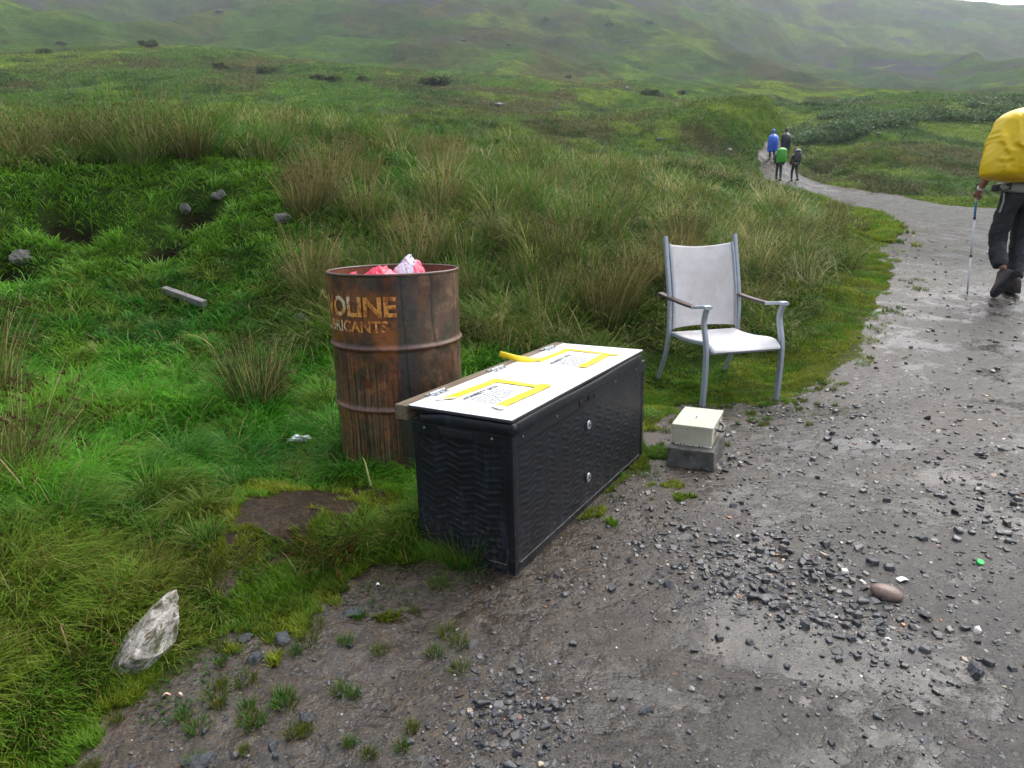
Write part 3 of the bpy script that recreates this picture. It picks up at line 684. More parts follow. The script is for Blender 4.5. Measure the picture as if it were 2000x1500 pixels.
# notices: paper, headline, lines of small print, yellow tape on three sides
def quadpatch(bm, P, z0, th=.0006, sub=10, wob=.0006, sd=0):
    a, b, c_, d = [Vector((*p, 0)) for p in P]; g_ = []
    for i in range(sub + 1):
        row = []
        for j in range(3):
            u_, v_ = i / sub, j / 2; p = a.lerp(b, u_).lerp(d.lerp(c_, u_), v_)
            row.append(bm.verts.new((p.x + (vn(i * .7, j + .3, sd) - .5) * .004, p.y + (vn(i * .7, j + 9.3, sd) - .5) * .004, z0 + wob * float(vn(i * .9, j * 1.7, sd + 3)))))
        g_.append(row)
    for i in range(sub):
        for j in range(2): bm.faces.new((g_[i][j], g_[i + 1][j], g_[i + 1][j + 1], g_[i][j + 1]))
def text_mesh(s, size, bold=0.0, align='LEFT', ext=0.0, spacing=1.0):
    cu = bpy.data.curves.new('t', 'FONT'); cu.body = s; cu.size = size; cu.offset = bold; cu.align_x = align; cu.extrude = ext; cu.space_character = spacing; cu.resolution_u = 3
    o = bpy.data.objects.new('t', cu); COL.objects.link(o); bpy.context.view_layer.update()
    me = bpy.data.meshes.new_from_object(o.evaluated_get(bpy.context.evaluated_depsgraph_get())); bpy.data.objects.remove(o); return me
LINES = ['Please help yourself to a cold drink', 'or a snack from the box below and put', 'the money in the cash box. All cans', 'and bars one pound each. Please take', 'your rubbish away or use the barrel.', 'Thank you and enjoy the rest', 'of your walk']
def notice(cs, tapes, sd, tl=None):
    bm = bmesh.new(); quadpatch(bm, cs, BT + .0016, sub=6, wob=.0002, sd=sd); nt_ = put('notice', bm_mesh(bm, 'notice'), M_PAPER, sb)
    o = Vector((*cs[3], 0)); ex = (Vector((*cs[2], 0)) - o); wd = ex.length; ex.normalize(); ey = Vector((-ex.y, ex.x, 0))
    base = o - ey * .0
    H_ = (Vector((*cs[3], 0)) - Vector((*cs[0], 0))).length
    M = lambda dx, dy: Matrix.Translation(base + ex * dx - ey * dy + Vector((0, 0, BT + .0026))) @ Matrix(((ex.x, ey.x, 0, 0), (ex.y, ey.y, 0, 0), (0, 0, 1, 0), (0, 0, 0, 1)))
    me = text_mesh('HONESTY BOX', .031, .0013, spacing=1.02); me.transform(M(.024, .066)); put('headline', me, M_INK, nt_)
    allm = bmesh.new()
    for k, L_ in enumerate(LINES):
        me = text_mesh(L_, .0125, .0005); me.transform(M(.020, .088 + k * .0155)); allm.from_mesh(me)
    put('small_print', bm_mesh(allm, 'print'), M_INK, nt_)
    for k, (T_, mt) in enumerate(tapes):
        bm = bmesh.new(); quadpatch(bm, T_, BT + .0036 + .0006 * k, sub=12, wob=.0016, sd=sd + k * 5); put('tape', bm_mesh(bm, 'tape', True), mt, nt_)
    return nt_
n1_ = notice([(.100, .105), (.392, .130), (.405, .310), (.105, .325)],
       [([(.105, .300), (.425, .283), (.430, .322), (.110, .345)], M_TAPE), ([(.385, .330), (.372, .095), (.402, .085), (.430, .318)], M_TAPE), ([(.095, .085), (.415, .070), (.415, .112), (.105, .128)], M_TAPE),
        ([(.068, .350), (.085, .355), (.135, .300), (.118, .292)], M_TAPECLEAR), ([(.355, .075), (.425, .070), (.430, .118), (.372, .125)], M_TAPE), ([(.060, .075), (.100, .070), (.105, .125), (.085, .135)], M_TAPECLEAR)], 3)
n2_ = notice([(.722, .100), (1.03, .110), (1.03, .310), (.725, .300)],
       [([(.775, .300), (1.055, .292), (1.062, .328), (.775, .335)], M_TAPE), ([(1.045, .335), (1.020, .050), (1.045, .047), (1.075, .325)], M_TAPE), ([(.745, .078), (1.040, .080), (1.030, .122), (.745, .118)], M_TAPE)], 21)
# loose curled end of tape standing up over the hinge side
bm = bmesh.new(); path = spline([(.80, .318, BT + .006), (.765, .345, BT + .008), (.755, .400, BT + .012), (.765, .455, BT + .016), (.790, .520, BT + .016)], 8); prev = None
for i, p in enumerate(path):
    t = i / (len(path) - 1); hw = lerp(.030, .014, min(1, t * 1.6)); a = lerp(.1, 1.15, t); d_ = Vector((math.cos(.3) * math.cos(a), -math.sin(.3) * math.cos(a), math.sin(a)))
    row = [bm.verts.new(p + d_ * (s_ * hw) + Vector((0, 0, .006 * (1 - s_ * s_)))) for s_ in (-1, -.5, 0, .5, 1)]
    if prev:
        for k in range(4): bm.faces.new((prev[k], prev[k + 1], row[k + 1], row[k]))
    prev = row
tp = put('tape', bm_mesh(bm, 'loose_tape', True), M_TAPE, n2_); tag(tp, 'loose yellow tape end sticking up')
md = tp.modifiers.new('s', 'SOLIDIFY'); md.thickness = .0012

# ================================================================ oil drum
DZ = float(Hg(*DRUM)) - .005
dr = empty('oil_drum', (DRUM[0], DRUM[1], .055)); dr.rotation_euler = (-.0106, .0038, 0)
tag(dr, 'rusty open-topped steel oil drum with faded lettering, full of rubbish bags', 'oil drum')
NTH, NZ = 900, 340
th = np.linspace(0, 2 * PI, NTH, endpoint=False); zz = np.linspace(0, .875, NZ)
TH, ZZ = np.meshgrid(th, zz, indexing='ij')
rad = .285 + .010 * np.exp(-((ZZ - .572) / .010) ** 2) + .010 * np.exp(-((ZZ - .306) / .010) ** 2) - .004 * np.exp(-((ZZ - .01) / .02) ** 2)
# dents
for a_, z_, w_, h_, d_ in ((-1.9, .43, .35, .07, .006), (-1.0, .30, .2, .04, .007), (-2.4, .2, .3, .05, .006), (-1.3, .70, .5, .12, .004), (-.4, .5, .3, .1, .006), (-1.75, .572, .06, .02, .004), (-1.2, .306, .08, .02, .005)):
    dd = (TH - (a_ % (2 * PI)) + PI) % (2 * PI) - PI; rad -= d_ * np.exp(-(dd / w_) ** 2 - ((ZZ - z_) / h_) ** 2)
rad += (fbm(TH * 3, ZZ * 8, 81, 3) - .5) * .004
A_ = ((TH + PI) % (2 * PI)) - PI; deg = np.degrees(A_); u_ = np.cos(TH) * 3 + 7; v_ = np.sin(TH) * 3 + 7   # periodic noise domain
SS = ((TH - PI / 2) % (2 * PI)) * .285
def dn(k, kz, seed, o=5): return fbm(SS * 9 * k, ZZ * 8 * k + 3, seed, o, .6)
def cc(*a): return np.array(a)
rust = lerp(cc(.060, .020, .009), cc(.19, .060, .018), sstep(.35, .68, dn(1.5, 13, 83))[..., None])
dark = lerp(cc(.016, .015, .012), cc(.050, .040, .022), sstep(.35, .65, dn(2.5, 20, 85))[..., None])
tan = lerp(cc(.085, .045, .026), cc(.16, .095, .050), sstep(.38, .66, dn(2.2, 18, 87))[..., None])
grn = cc(.045, .048, .026)
c_ = rust
c_ = lerp(c_, tan, (sstep(-72, -50, deg) * sstep(40, 0, deg) * sstep(.0, .30, ZZ) * (.45 + .5 * sstep(.35, .55, dn(1.1, 8, 89) + .12)))[..., None])
c_ = lerp(c_, cc(.042, .042, .038), (sstep(-84, -76, deg) * sstep(-58, -68, deg) * .8)[..., None])
c_ = lerp(c_, dark, (sstep(-200, -60, -np.abs(deg + 118)) * sstep(.46, .64, dn(1.8, 13, 91)) * .65)[..., None])
c_ = lerp(c_, grn, (sstep(.52, .68, dn(1.0, 6, 93)) * .7)[..., None])
# runs of rust and rain
sk = fbm(TH * 34 + ZZ * .5, ZZ * 1.2, 95, 3, .7); run = sstep(.56, .70, sk)
c_ = lerp(c_, cc(.016, .012, .010), (run * sstep(.60, .50, ZZ) * .5 * sstep(-60, -80, deg))[..., None])
sk2 = fbm(TH * 42 + 3, ZZ * .9, 97, 2, .6); c_ = lerp(c_, cc(.26, .155, .060), (sstep(.60, .72, sk2) * sstep(.56, .46, ZZ) * .45 * sstep(-70, -86, deg))[..., None])
# orange halo round the lettering
hal = sstep(-168, -150, deg) * sstep(-74, -84, deg) * sstep(.60, .66, ZZ + .02 * dn(4, 9, 99)) * sstep(.83, .79, ZZ)
c_ = lerp(c_, cc(.24, .075, .014), (hal * (.25 + .55 * sstep(.38, .62, dn(3, 16, 101))))[..., None])
c_ = lerp(c_, cc(.30, .095, .02), (sstep(-104, -94, deg) * sstep(-78, -84, deg) * sstep(.67, .62, ZZ) * sstep(.50, .58, ZZ) * .7)[..., None])
# darker drips from the rim, seam
def drip(c, d0, z0, z1, wd, wob, col, k=1.0):
    dd = deg - (d0 + wob * np.sin(ZZ * 23 + d0) + (ZZ - z1) * -6)
    return lerp(c, col, (np.exp(-(dd / wd) ** 2) * sstep(z0 - .03, z0, ZZ) * sstep(z1 + .01, z1, ZZ) * k)[..., None])
c_ = drip(c_, -49, .58, .88, 1.1, .8, cc(.020, .012, .009), .9); c_ = drip(c_, -19, .60, .88, 1.2, .5, cc(.024, .013, .009), .8)
c_ = drip(c_, -75.5, .0, .88, .7, .15, cc(.010, .010, .010), .9); c_ = drip(c_, -77.5, .10, .75, 1.6, .2, cc(.035, .037, .034), .6)
for k in range(26):
    rr = random.Random(k + 50); c_ = drip(c_, rr.uniform(-160, -80), rr.uniform(0, .2), rr.uniform(.28, .55), rr.uniform(.3, .8), .3, cc(.20, .12, .045) if k % 2 else cc(.012, .010, .009), .7)
# purplish worn rings, their highlight painted into the colour
ring = np.exp(-((ZZ - .572) / .009) ** 2) + np.exp(-((ZZ - .306) / .009) ** 2); c_ = lerp(c_, cc(.17, .085, .065), (np.clip(ring, 0, 1) * .75)[..., None])
pit = sstep(.64, .70, dn(5, 40, 103, 3)); c_ = lerp(c_, cc(.012, .009, .008), (pit * .35)[..., None])
V = np.stack([rad * np.cos(TH), rad * np.sin(TH), ZZ], -1)
i = np.arange(NTH * NZ).reshape(NTH, NZ); i2 = np.roll(i, -1, 0); qo = np.stack([i[:, :-1], i2[:, :-1], i2[:, 1:], i[:, 1:]], -1).reshape(-1, 4)
n = N('rusted steel'); col = n.attr('col', 'Color'); c0_ = n.coord(); f = n.noise(c0_, 70, 6, .7)
n.set(base=n.mix(1.0, col, n.ramp(f, [(.3, .75), (.5, 1.), (.7, 1.25)]), 'MULTIPLY'), rough=n.ramp(n.noise(c0_, 14, 4), [(.35, .34), (.65, .62)]), spec=.5, metal=.0); n.bump(f, .2, .002)
M_RUST = n.m
put('shell', np_mesh('drum_shell', V.reshape(-1, 3), [qo], c_.reshape(-1, 3), smooth=True), M_RUST, dr)
# inner wall and floor
bm = bmesh.new(); R_i = .279
ra = [bm.verts.new((R_i * math.cos(a), R_i * math.sin(a), .876)) for a in np.linspace(0, 2 * PI, 64, endpoint=False)]
rb = [bm.verts.new((R_i * math.cos(a), R_i * math.sin(a), .03)) for a in np.linspace(0, 2 * PI, 64, endpoint=False)]
for k in range(64): bm.faces.new((ra[k], ra[(k + 1) % 64], rb[(k + 1) % 64], rb[k]))
bm.faces.new(rb)
put('inner_wall', bm_mesh(bm, 'drum_inner', True), simple('inner rust', (.16, .046, .018), .7, var=.55, scale=9, bump=.4), dr)
bm = bmesh.new(); rings = []
for k in range(96):
    a = 2 * PI * k / 96; rings.append([bm.verts.new(((.2845 + .0065 * math.cos(b)) * math.cos(a), (.2845 + .0065 * math.cos(b)) * math.sin(a), .8765 + .0065 * math.sin(b))) for b in np.linspace(0, 2 * PI, 10, endpoint=False)])
for k in range(96):
    for j in range(10): bm.faces.new((rings[k][j], rings[(k + 1) % 96][j], rings[(k + 1) % 96][(j + 1) % 10], rings[k][(j + 1) % 10]))
put('rim', bm_mesh(bm, 'drum_rim', True), simple('rim steel', (.085, .040, .030), .38, var=.5, scale=12, bump=.2), dr)
# painted lettering wrapped round the wall, half eaten by rust
def letter_mat():
    n = N('rusted lettering'); c = n.coord(); f = n.noise(c, 38, 6, .7, .6); big_ = n.noise(c, 9, 3)
    col = n.mix(n.ramp(f, [(.40, 0.), (.56, 1.)]), (.30, .085, .012), (.68, .30, .055))
    x_ = n.n('ShaderNodeSeparateXYZ', i_0=c).outputs[0]
    wh = n.math('MULTIPLY', n.ramp(n.math('ADD', big_, n.math('MULTIPLY', x_, -.55)), [(.56, 0.), (.66, 1.)]), n.ramp(f, [(.42, 0.), (.52, 1.)]))
    col = n.mix(wh, col, (.58, .52, .34))
    n.set(base=col, rough=.6); n.bump(f, .4, .002)
    tr = n.n('ShaderNodeBsdfTransparent'); m = n.n('ShaderNodeMixShader'); n.l(n.ramp(n.noise(c, 60, 5, .7), [(.30, 0.), (.40, 1.)]), m.inputs[0]); n.l(tr.outputs[0], m.inputs[1]); n.l(n.b.outputs[0], m.inputs[2]); n.l(m.outputs[0], n.out.inputs[0]); return n.m
M_LET = letter_mat()
def wrap_text(s, cap, right_deg, z0, stretch, bold):
    me = text_mesh(s, cap / .70, bold); bm = bmesh.new(); bm.from_mesh(me)
    xs = [v.co.x for v in bm.verts]; x1 = max(xs); x0 = min(xs); bmesh.ops.triangulate(bm, faces=bm.faces)
    k = x0
    while k < x1:
        bmesh.ops.bisect_plane(bm, geom=bm.verts[:] + bm.edges[:] + bm.faces[:], plane_co=(k, 0, 0), plane_no=(1, 0, 0)); k += .008
    for v in bm.verts:
        X_ = (v.co.x - x1) * stretch; a = math.radians(right_deg) + X_ / .288; r_ = .2885 + .0005
        v.co = Vector((r_ * math.cos(a), r_ * math.sin(a), z0 + v.co.y))
    return put('lettering', bm_mesh(bm, 'lettering'), M_LET, dr)
wrap_text('HAVOLINE', .078, -79.6, .711, 1.0, .0036)
wrap_text('LUBRICANTS', .047, -87.0, .645, 1.0, .0012)

# rubbish bags inside the drum
def bag(name, loc, r, seed, zc, cols, lab):
    bm = bmesh.new(); bmesh.ops.create_icosphere(bm, subdivisions=5, radius=1.0); rr = random.Random(seed)
    me = bm_mesh(bm, name, True); V = np.empty(len(me.vertices) * 3, np.float32); me.vertices.foreach_get('co', V); V = V.reshape(-1, 3).astype(float)
    a = V * 2.3 + seed; rid = np.abs(fbm(a[:, 0] * 1.3 + a[:, 2], a[:, 1] * 1.3 - a[:, 2] * .7, seed, 5, .6) - .5) * 2
    top = np.clip(V[:, 2], 0, 1)
    V = V * (1 - .30 * rid[:, None]) * np.array(r); V[:, 0] += top ** 2 * r[0] * zc
    V[:, :2] *= (1 - .55 * np.clip(V[:, 2:3] / r[2], 0, 1)); V += (np.abs(fbm(a[:, 0] * 1.2 + 4, a[:, 2] * 1.6 + a[:, 1], seed + 1, 2) - .5)[:, None] - .1) * .03
    me.vertices.foreach_set('co', V.astype(np.float32).ravel()); me.update()
    n = N(name); c = n.coord(); f = n.noise(n.scalev(c, (1, 1, 1)), 9, 3, .5, .8)
    n.set(base=n.mix(n.ramp(n.math('ADD', n.math('ABSOLUTE', n.math('ADD', n.n('ShaderNodeSeparateXYZ', i_0=c).outputs[0], .008)), n.math('MULTIPLY', n.math('SUBTRACT', f, .5), .09)), [(r[0] * .36, 0.), (r[0] * .39, 1.)]), cols[0], cols[1]), rough=.28, spec=.5); n.b.inputs['Subsurface Weight'].default_value = .15; n.b.inputs['Subsurface Radius'].default_value = (.02, .01, .01); n.bump(n.noise(c, 45, 4), .35, .004)
    return tag(put(name, me, n.m, None, loc), lab, 'rubbish bag', 'rubbish bags in the drum')
bag('rubbish_bag', (DRUM[0] + .075, DRUM[1] - .03, .055 + .825), (.105, .085, .115), 5, .1, ((.66, .58, .70), (.72, .08, .16)), 'white and pink plastic bag poking up above the drum rim')
bag('rubbish_bag', (DRUM[0] - .035, DRUM[1] - .13, .055 + .822), (.12, .09, .085), 9, 0, ((.70, .03, .09), (.72, .22, .28)), 'crumpled bright pink bag just showing over the drum rim')
bag('rubbish_bag', (DRUM[0] - .155, DRUM[1] - .09, .055 + .822), (.05, .06, .06), 14, 0, ((.66, .04, .09), (.66, .06, .12)), 'small pink bag corner leftmost inside the drum')

# ================================================================ garden chair
M_ALU = simple('grey powder-coated aluminium', (.36, .39, .44), .38, metal=.15, var=.10, scale=30, bump=.05)
M_ALUL = simple('pale aluminium arm cap', (.50, .55, .60), .35, metal=.15, var=.08, scale=30, bump=.05)
M_ARM = simple('brown arm slat', (.070, .045, .038), .5, var=.3, scale=40, bump=.2)
def mk_sling():
    n = N('white sling fabric'); c = n.coord(); w1 = n.n('ShaderNodeTexWave', i_Vector=c, i_Scale=120.0, wave_type='BANDS', bands_direction='X'); w2 = n.n('ShaderNodeTexWave', i_Vector=c, i_Scale=120.0, wave_type='BANDS', bands_direction='Z')
    f = n.noise(c, 4.5, 6, .65); f2 = n.noise(c, 22, 5)
    col = n.mix(n.ramp(f, [(.40, 0.), (.66, .85)]), (.80, .79, .81), (.66, .61, .58)); col = n.mix(n.ramp(f2, [(.58, 0.), (.75, .3)]), col, (.45, .40, .36))
    n.set(base=col, rough=.7, spec=.25); n.bump(n.math('ADD', w1.outputs['Fac'], w2.outputs['Fac']), .25, .001)
    t = n.n('ShaderNodeBsdfTranslucent', i_Color=col); m = n.n('ShaderNodeMixShader', i_0=.22); n.l(n.b.outputs[0], m.inputs[1]); n.l(t.outputs[0], m.inputs[2]); n.l(m.outputs[0], n.out.inputs[0]); return n.m
M_SLING = mk_sling()
CZ = -.1048
ch = empty('garden_chair', (1.2395, 4.198, CZ), .2074); tag(ch, 'white sling-seat garden armchair with grey metal frame on the grassy track edge', 'chair')
CW = .535
def tube(name, pts, w_, h_, mat, parent=ch, up=Vector((1, 0, 0)), r=.006, n=6, taper=None):
    bm = bmesh.new(); P_ = spline(pts, n); pr = (lambda t: rrect(w_ * taper(t), h_ * taper(t), r)) if taper else rrect(w_, h_, r)
    sweep(bm, P_, pr, up=up); return put(name, bm_mesh(bm, name, False), mat, parent)
back = [(.715, .0), (.645, .11), (.582, .23), (.545, .36), (.537, .5), (.548, .63), (.575, .76), (.612, .9), (.655, 1.062)]
for s_ in (0, CW):
    lg = tube('rear_leg', [(s_, y_, z_) for y_, z_ in back], .026, .034, M_ALU)
    bm = bmesh.new(); box(bm, s_ - .014, s_ + .014, .698, .733, -.006, .008, .003); put('foot_cap', bm_mesh(bm, 'cap'), M_EDGE, lg)
    lg = tube('front_leg', [(s_, 0, 0), (s_, -.012, .16), (s_, -.016, .32), (s_, -.005, .42), (s_, .022, .50), (s_, .034, .56), (s_, .020, .61), (s_, .004, .640)], .026, .044, M_ALU, taper=lambda t: 1.0 - .12 * t)
    bm = bmesh.new(); box(bm, s_ - .014, s_ + .014, -.023, .023, -.006, .007, .003); put('foot_cap', bm_mesh(bm, 'cap'), M_EDGE, lg)
    ar = tube('armrest', [(s_, .165, .628), (s_, .35, .632), (s_, .54, .643), (s_, .70, .655)], .044, .018, M_ARM, r=.005)
    tube('arm_cap', [(s_, -.022, .650), (s_, .02, .652), (s_, .08, .642), (s_, .175, .628)], .048, .021, M_ALUL, ar, r=.006)
    tube('seat_rail', [(s_ + (.030 if s_ == 0 else -.030), .555, .385), (s_ + (.030 if s_ == 0 else -.030), .35, .382), (s_ + (.030 if s_ == 0 else -.030), .12, .398), (s_ + (.030 if s_ == 0 else -.030), .02, .398), (s_ + (.030 if s_ == 0 else -.030), -.035, .362)], .018, .026, M_ALU)
    e_ = .024 if s_ == 0 else -.024
    tube('back_rail', [(s_ + e_, .530, .42), (s_ + e_, .533, .5), (s_ + e_, .543, .63), (s_ + e_, .568, .76), (s_ + e_, .604, .9), (s_ + e_, .640, 1.01)], .013, .022, M_ALU, r=.003)
tube('crossbar', [(.012, .012, .352), (CW / 2, .010, .352), (CW - .012, .012, .352)], .026, .018, M_ALU, up=Vector((0, 0, 1)))
tube('crossbar', [(.012, .552, .372), (CW / 2, .552, .370), (CW - .012, .552, .372)], .026, .018, M_ALU, up=Vector((0, 0, 1)))
def sling(name, prof, x0, x1, sag, edge=None):
    P_ = spline([(0, *p) for p in prof], 8); ny = len(P_); nx = 24; V = []
    for i, p in enumerate(P_):
        t = i / (ny - 1)
        for k in range(nx + 1):
            s_ = k / nx; q_ = 4 * s_ * (1 - s_); dy, dz = sag(t, q_)
            V.append((lerp(x0, x1, s_), p.y + dy, p.z + dz))
    i = np.arange(ny * (nx + 1)).reshape(ny, nx + 1); qd = np.stack([i[:-1, :-1], i[:-1, 1:], i[1:, 1:], i[1:, :-1]], -1).reshape(-1, 4)
    o = put(name, np_mesh(name, np.array(V), [qd], smooth=True), M_SLING, ch); m_ = o.modifiers.new('s', 'SOLIDIFY'); m_.thickness = .003; return o
sling('seat', [(.530, .398), (.40, .392), (.25, .398), (.10, .414), (.02, .412), (-.030, .385), (-.042, .362)], .028, CW - .028, lambda t, q_: (0, -.022 * q_ * math.sin(PI * min(1, t * 1.05)) ** .6))
sling('backrest', [(.528, .425), (.532, .5), (.543, .63), (.568, .76), (.604, .9), (.640, 1.008)], .030, CW - .030, lambda t, q_: (.018 * q_, (-.022 * q_ * max(0, t - .8) / .2) + (.012 * q_ * max(0, .12 - t) / .12)))

# ================================================================ cash box on its concrete block
CYAW = math.radians(-26)
def mk_concrete():
    n = N('rough concrete'); c = n.coord(); f = n.noise(c, 14, 8, .7); f2 = n.noise(c, 75, 5, .7)
    col = n.mix(n.ramp(f, [(.35, 0.), (.62, 1.)]), (.040, .040, .038), (.135, .130, .115)); col = n.mix(n.ramp(n.noise(c, 5, 3), [(.5, 0.), (.7, .5)]), col, (.060, .062, .045))
    n.set(base=n.mix(n.ramp(f2, [(.66, 0.), (.72, .5)]), col, (.28, .27, .24)), rough=.65, spec=.4); n.bump(n.math('ADD', f, n.math('MULTIPLY', f2, .4)), .7, .01); return n.m
M_CONC = mk_concrete()
bx_, by_ = .715, 2.965
bm = bmesh.new(); box(bm, 0, .225, 0, .34, -.05, .085 + .02, .006, 2)
bmesh.ops.subdivide_edges(bm, edges=bm.edges[:], cuts=5, use_grid_fill=True)
for v in bm.verts:
    v.co.x += (float(vn(v.co.y * 30, v.co.z * 30 + 3, 4)) - .5) * .009 - (0.014 * (v.co.x / .225 - .5)) * max(0, v.co.z) / .1; v.co.y += (float(vn(v.co.x * 30, v.co.z * 30, 5)) - .5) * .009 + (.014 * (.5 - v.co.y / .34)) * max(0, v.co.z) / .1; v.co.z += (float(vn(v.co.x * 25, v.co.y * 25, 6)) - .5) * .005
blk = put('concrete_block', bm_mesh(bm, 'concrete_block', False), M_CONC, None, (bx_, by_, -.02)); blk.rotation_euler = (0, 0, CYAW)
tag(blk, 'rough grey concrete block sunk in the mud under the cream cash box', 'concrete block')
CB = empty('cash_box', (.752, 3.020, .0875), CYAW); CB.rotation_euler = (.0, .0, CYAW)
tag(CB, 'small cream metal cash box with coin slot, fixed on the concrete block', 'cash box')
cw_, cd_, chh = .190, .300, .095
bm = bmesh.new(); box(bm, .002, cw_ - .002, .002, cd_ - .002, 0, chh - .016, .003); put('body', bm_mesh(bm, 'cash_body'), M_CREAM, CB)
bm = bmesh.new(); box(bm, -.001, cw_ + .001, -.001, cd_ + .001, chh - .017, chh, .0035, 3); ld = put('lid', bm_mesh(bm, 'cash_lid'), M_CREAM, CB)
bm = bmesh.new(); box(bm, .086, .091, .118, .158, chh - .001, chh + .0008); put('coin_slot', bm_mesh(bm, 'slot'), M_DARKM, ld)
bm = bmesh.new(); box(bm, .135, .150, .105, .128, chh, chh + .0018, .0008, 1); put('label_scrap', bm_mesh(bm, 'scrap'), M_PAPER, ld)
hd = tube('handle', [(cw_ + .002, .095, .058), (cw_ + .022, .105, .050), (cw_ + .030, .15, .045), (cw_ + .022, .195, .050), (cw_ + .002, .205, .058)], .012, .016, M_DARKM, CB, up=Vector((0, 0, 1)), r=.004)
hd.data.materials.clear(); hd.data.materials.append(simple('black handle', (.014, .014, .018), .35, var=.2))
for y_ in (.09, .21): 
    bm = bmesh.new(); box(bm, cw_ - .003, cw_ + .004, y_ - .008, y_ + .008, .046, .070, .002); put('handle_mount', bm_mesh(bm, 'mount'), M_ZINC, hd)
bm = bmesh.new(); bmesh.ops.create_cone(bm, cap_ends=True, segments=16, radius1=.007, radius2=.007, depth=.004); bmesh.ops.transform(bm, matrix=Matrix.Translation((cw_ - .001, .05, .055)) @ Matrix.Rotation(PI / 2, 4, 'Y'), verts=bm.verts); put('lock', bm_mesh(bm, 'lock'), M_ZINC, CB)
# rust running down from the handle mount
bm = bmesh.new(); 
for y0, w0, zz_ in ((.082, .012, .001), (.098, .006, .014), (.066, .005, .02), (.2, .006, .02)):
    vs = [bm.verts.new(p) for p in ((cw_ - .0012, y0, .047), (cw_ - .0012, y0 + w0, .048), (cw_ - .0012, y0 + w0 * .75, zz_), (cw_ - .0012, y0 + w0 * .2, zz_ + .004))]; bm.faces.new(vs)
put('rust_stain', bm_mesh(bm, 'stain'), simple('rust stain', (.33, .19, .085), .6, var=.4, scale=90), CB)
bm = bmesh.new()
for k in range(12):
    x_ = .02 + k * .0145; box(bm, x_, x_ + random.uniform(.008, .02), -.006 - random.uniform(0, .004), .003, -.003, random.uniform(.001, .004), .001, 1)
put('mortar', bm_mesh(bm, 'mortar'), simple('pale mortar', (.5, .49, .44), .8, var=.3, scale=60), CB)
# ================================================================ people
def skin(name, V, E, R, root=0, sub=2):
    """one continuous body grown from a skeleton; V joints, E edges, R radii (rx or (rx, ry))"""
    me = bpy.data.meshes.new(name); me.from_pydata([tuple(v) for v in V], E, []); o = bpy.data.objects.new(name, me); COL.objects.link(o)
    m = o.modifiers.new('skin', 'SKIN'); m.use_smooth_shade = True; m.branch_smoothing = .6
    s = o.modifiers.new('sub', 'SUBSURF'); s.levels = sub; s.render_levels = sub
    if not me.skin_vertices:
        bm = bmesh.new(); bm.from_mesh(me); bm.verts.layers.skin.verify(); bm.to_mesh(me); bm.free()
    for i, r in enumerate(R):
        sv = me.skin_vertices[0].data[i]; sv.radius = (r, r) if not isinstance(r, tuple) else r; sv.use_root = (i == root)
    bpy.context.view_layer.update()
    out = bpy.data.meshes.new_from_object(o.evaluated_get(bpy.context.evaluated_depsgraph_get())); bpy.data.objects.remove(o)
    out.polygons.foreach_set('use_smooth', [True] * len(out.polygons)); return out
def noisy(me, amp, k, seed=0):
    n = len(me.vertices); V = np.empty(n * 3, np.float32); me.vertices.foreach_get('co', V); V = V.reshape(-1, 3).astype(float)
    Nn = np.empty(n * 3, np.float32); me.vertices.foreach_get('normal', Nn); Nn = Nn.reshape(-1, 3)
    f = fbm(V[:, 0] * k + V[:, 1] * k * .7 + 40, V[:, 2] * k + V[:, 1] * k * .5 + 40, seed, 4) - .5
    V += Nn * (f * amp)[:, None]; me.vertices.foreach_set('co', V.astype(np.float32).ravel()); me.update(); return me
M_SKIN = simple('skin', (.30, .135, .085), .5, var=.12, scale=12, bump=.05)
M_TROU = simple('dark wet trousers', (.012, .013, .017), .6, var=.4, scale=14, bump=.5, bdist=.01)
M_SHIRT = simple('dark shirt', (.030, .032, .040), .7, var=.3, scale=14, bump=.4, bdist=.01)
M_GREYJ = simple('pale grey jacket', (.30, .33, .30), .6, var=.2, scale=14, bump=.5, bdist=.01)
M_SOLE = simple('black boot rubber', (.016, .016, .018), .7, var=.4, scale=60, bump=.4)
M_BOOT = simple('brown and red boot', (.050, .026, .024), .6, var=.5, scale=30, bump=.3)
M_HAIR = simple('dark hair', (.02, .013, .009), .6, var=.4, scale=60, bump=.4)

def head_mesh(c, s=1.0, face=(0, 1)):
    """head with brow, nose, mouth, chin and ears; faces +y"""
    bm = bmesh.new(); bmesh.ops.create_uvsphere(bm, u_segments=28, v_segments=20, radius=1.0)
    for v in bm.verts:
        x_, y_, z_ = v.co; w_ = .076 * (1 - .22 * max(0, -z_) ** 1.2); d_ = .096; h_ = .115
        yy = y_ * d_; zz_ = z_ * h_; xx = x_ * w_
        if y_ > .2:
            f = math.exp(-(x_ / .16) ** 2)
            yy += .020 * f * math.exp(-((z_ + .12) / .16) ** 2)                        # nose
            yy += .006 * math.exp(-(x_ / .35) ** 2) * math.exp(-((z_ + .50) / .10) ** 2)   # lips
            yy += .008 * math.exp(-(x_ / .35) ** 2) * math.exp(-((z_ + .82) / .14) ** 2)   # chin
            yy -= .010 * math.exp(-((abs(x_) - .42) / .16) ** 2) * math.exp(-((z_ - .06) / .12) ** 2)   # eye sockets
            yy += .005 * math.exp(-((z_ - .26) / .10) ** 2)
        v.co = Vector((xx, yy, zz_)) * s
    for sd in (-1, 1):
        r = bmesh.ops.create_uvsphere(bm, u_segments=10, v_segments=8, radius=1.0)
        for v in r['verts']: v.co = Vector((sd * .078 + v.co.x * .010, -.004 + v.co.y * .018, -.012 + v.co.z * .032)) * s
    bmesh.ops.translate(bm, verts=bm.verts, vec=c); return bm
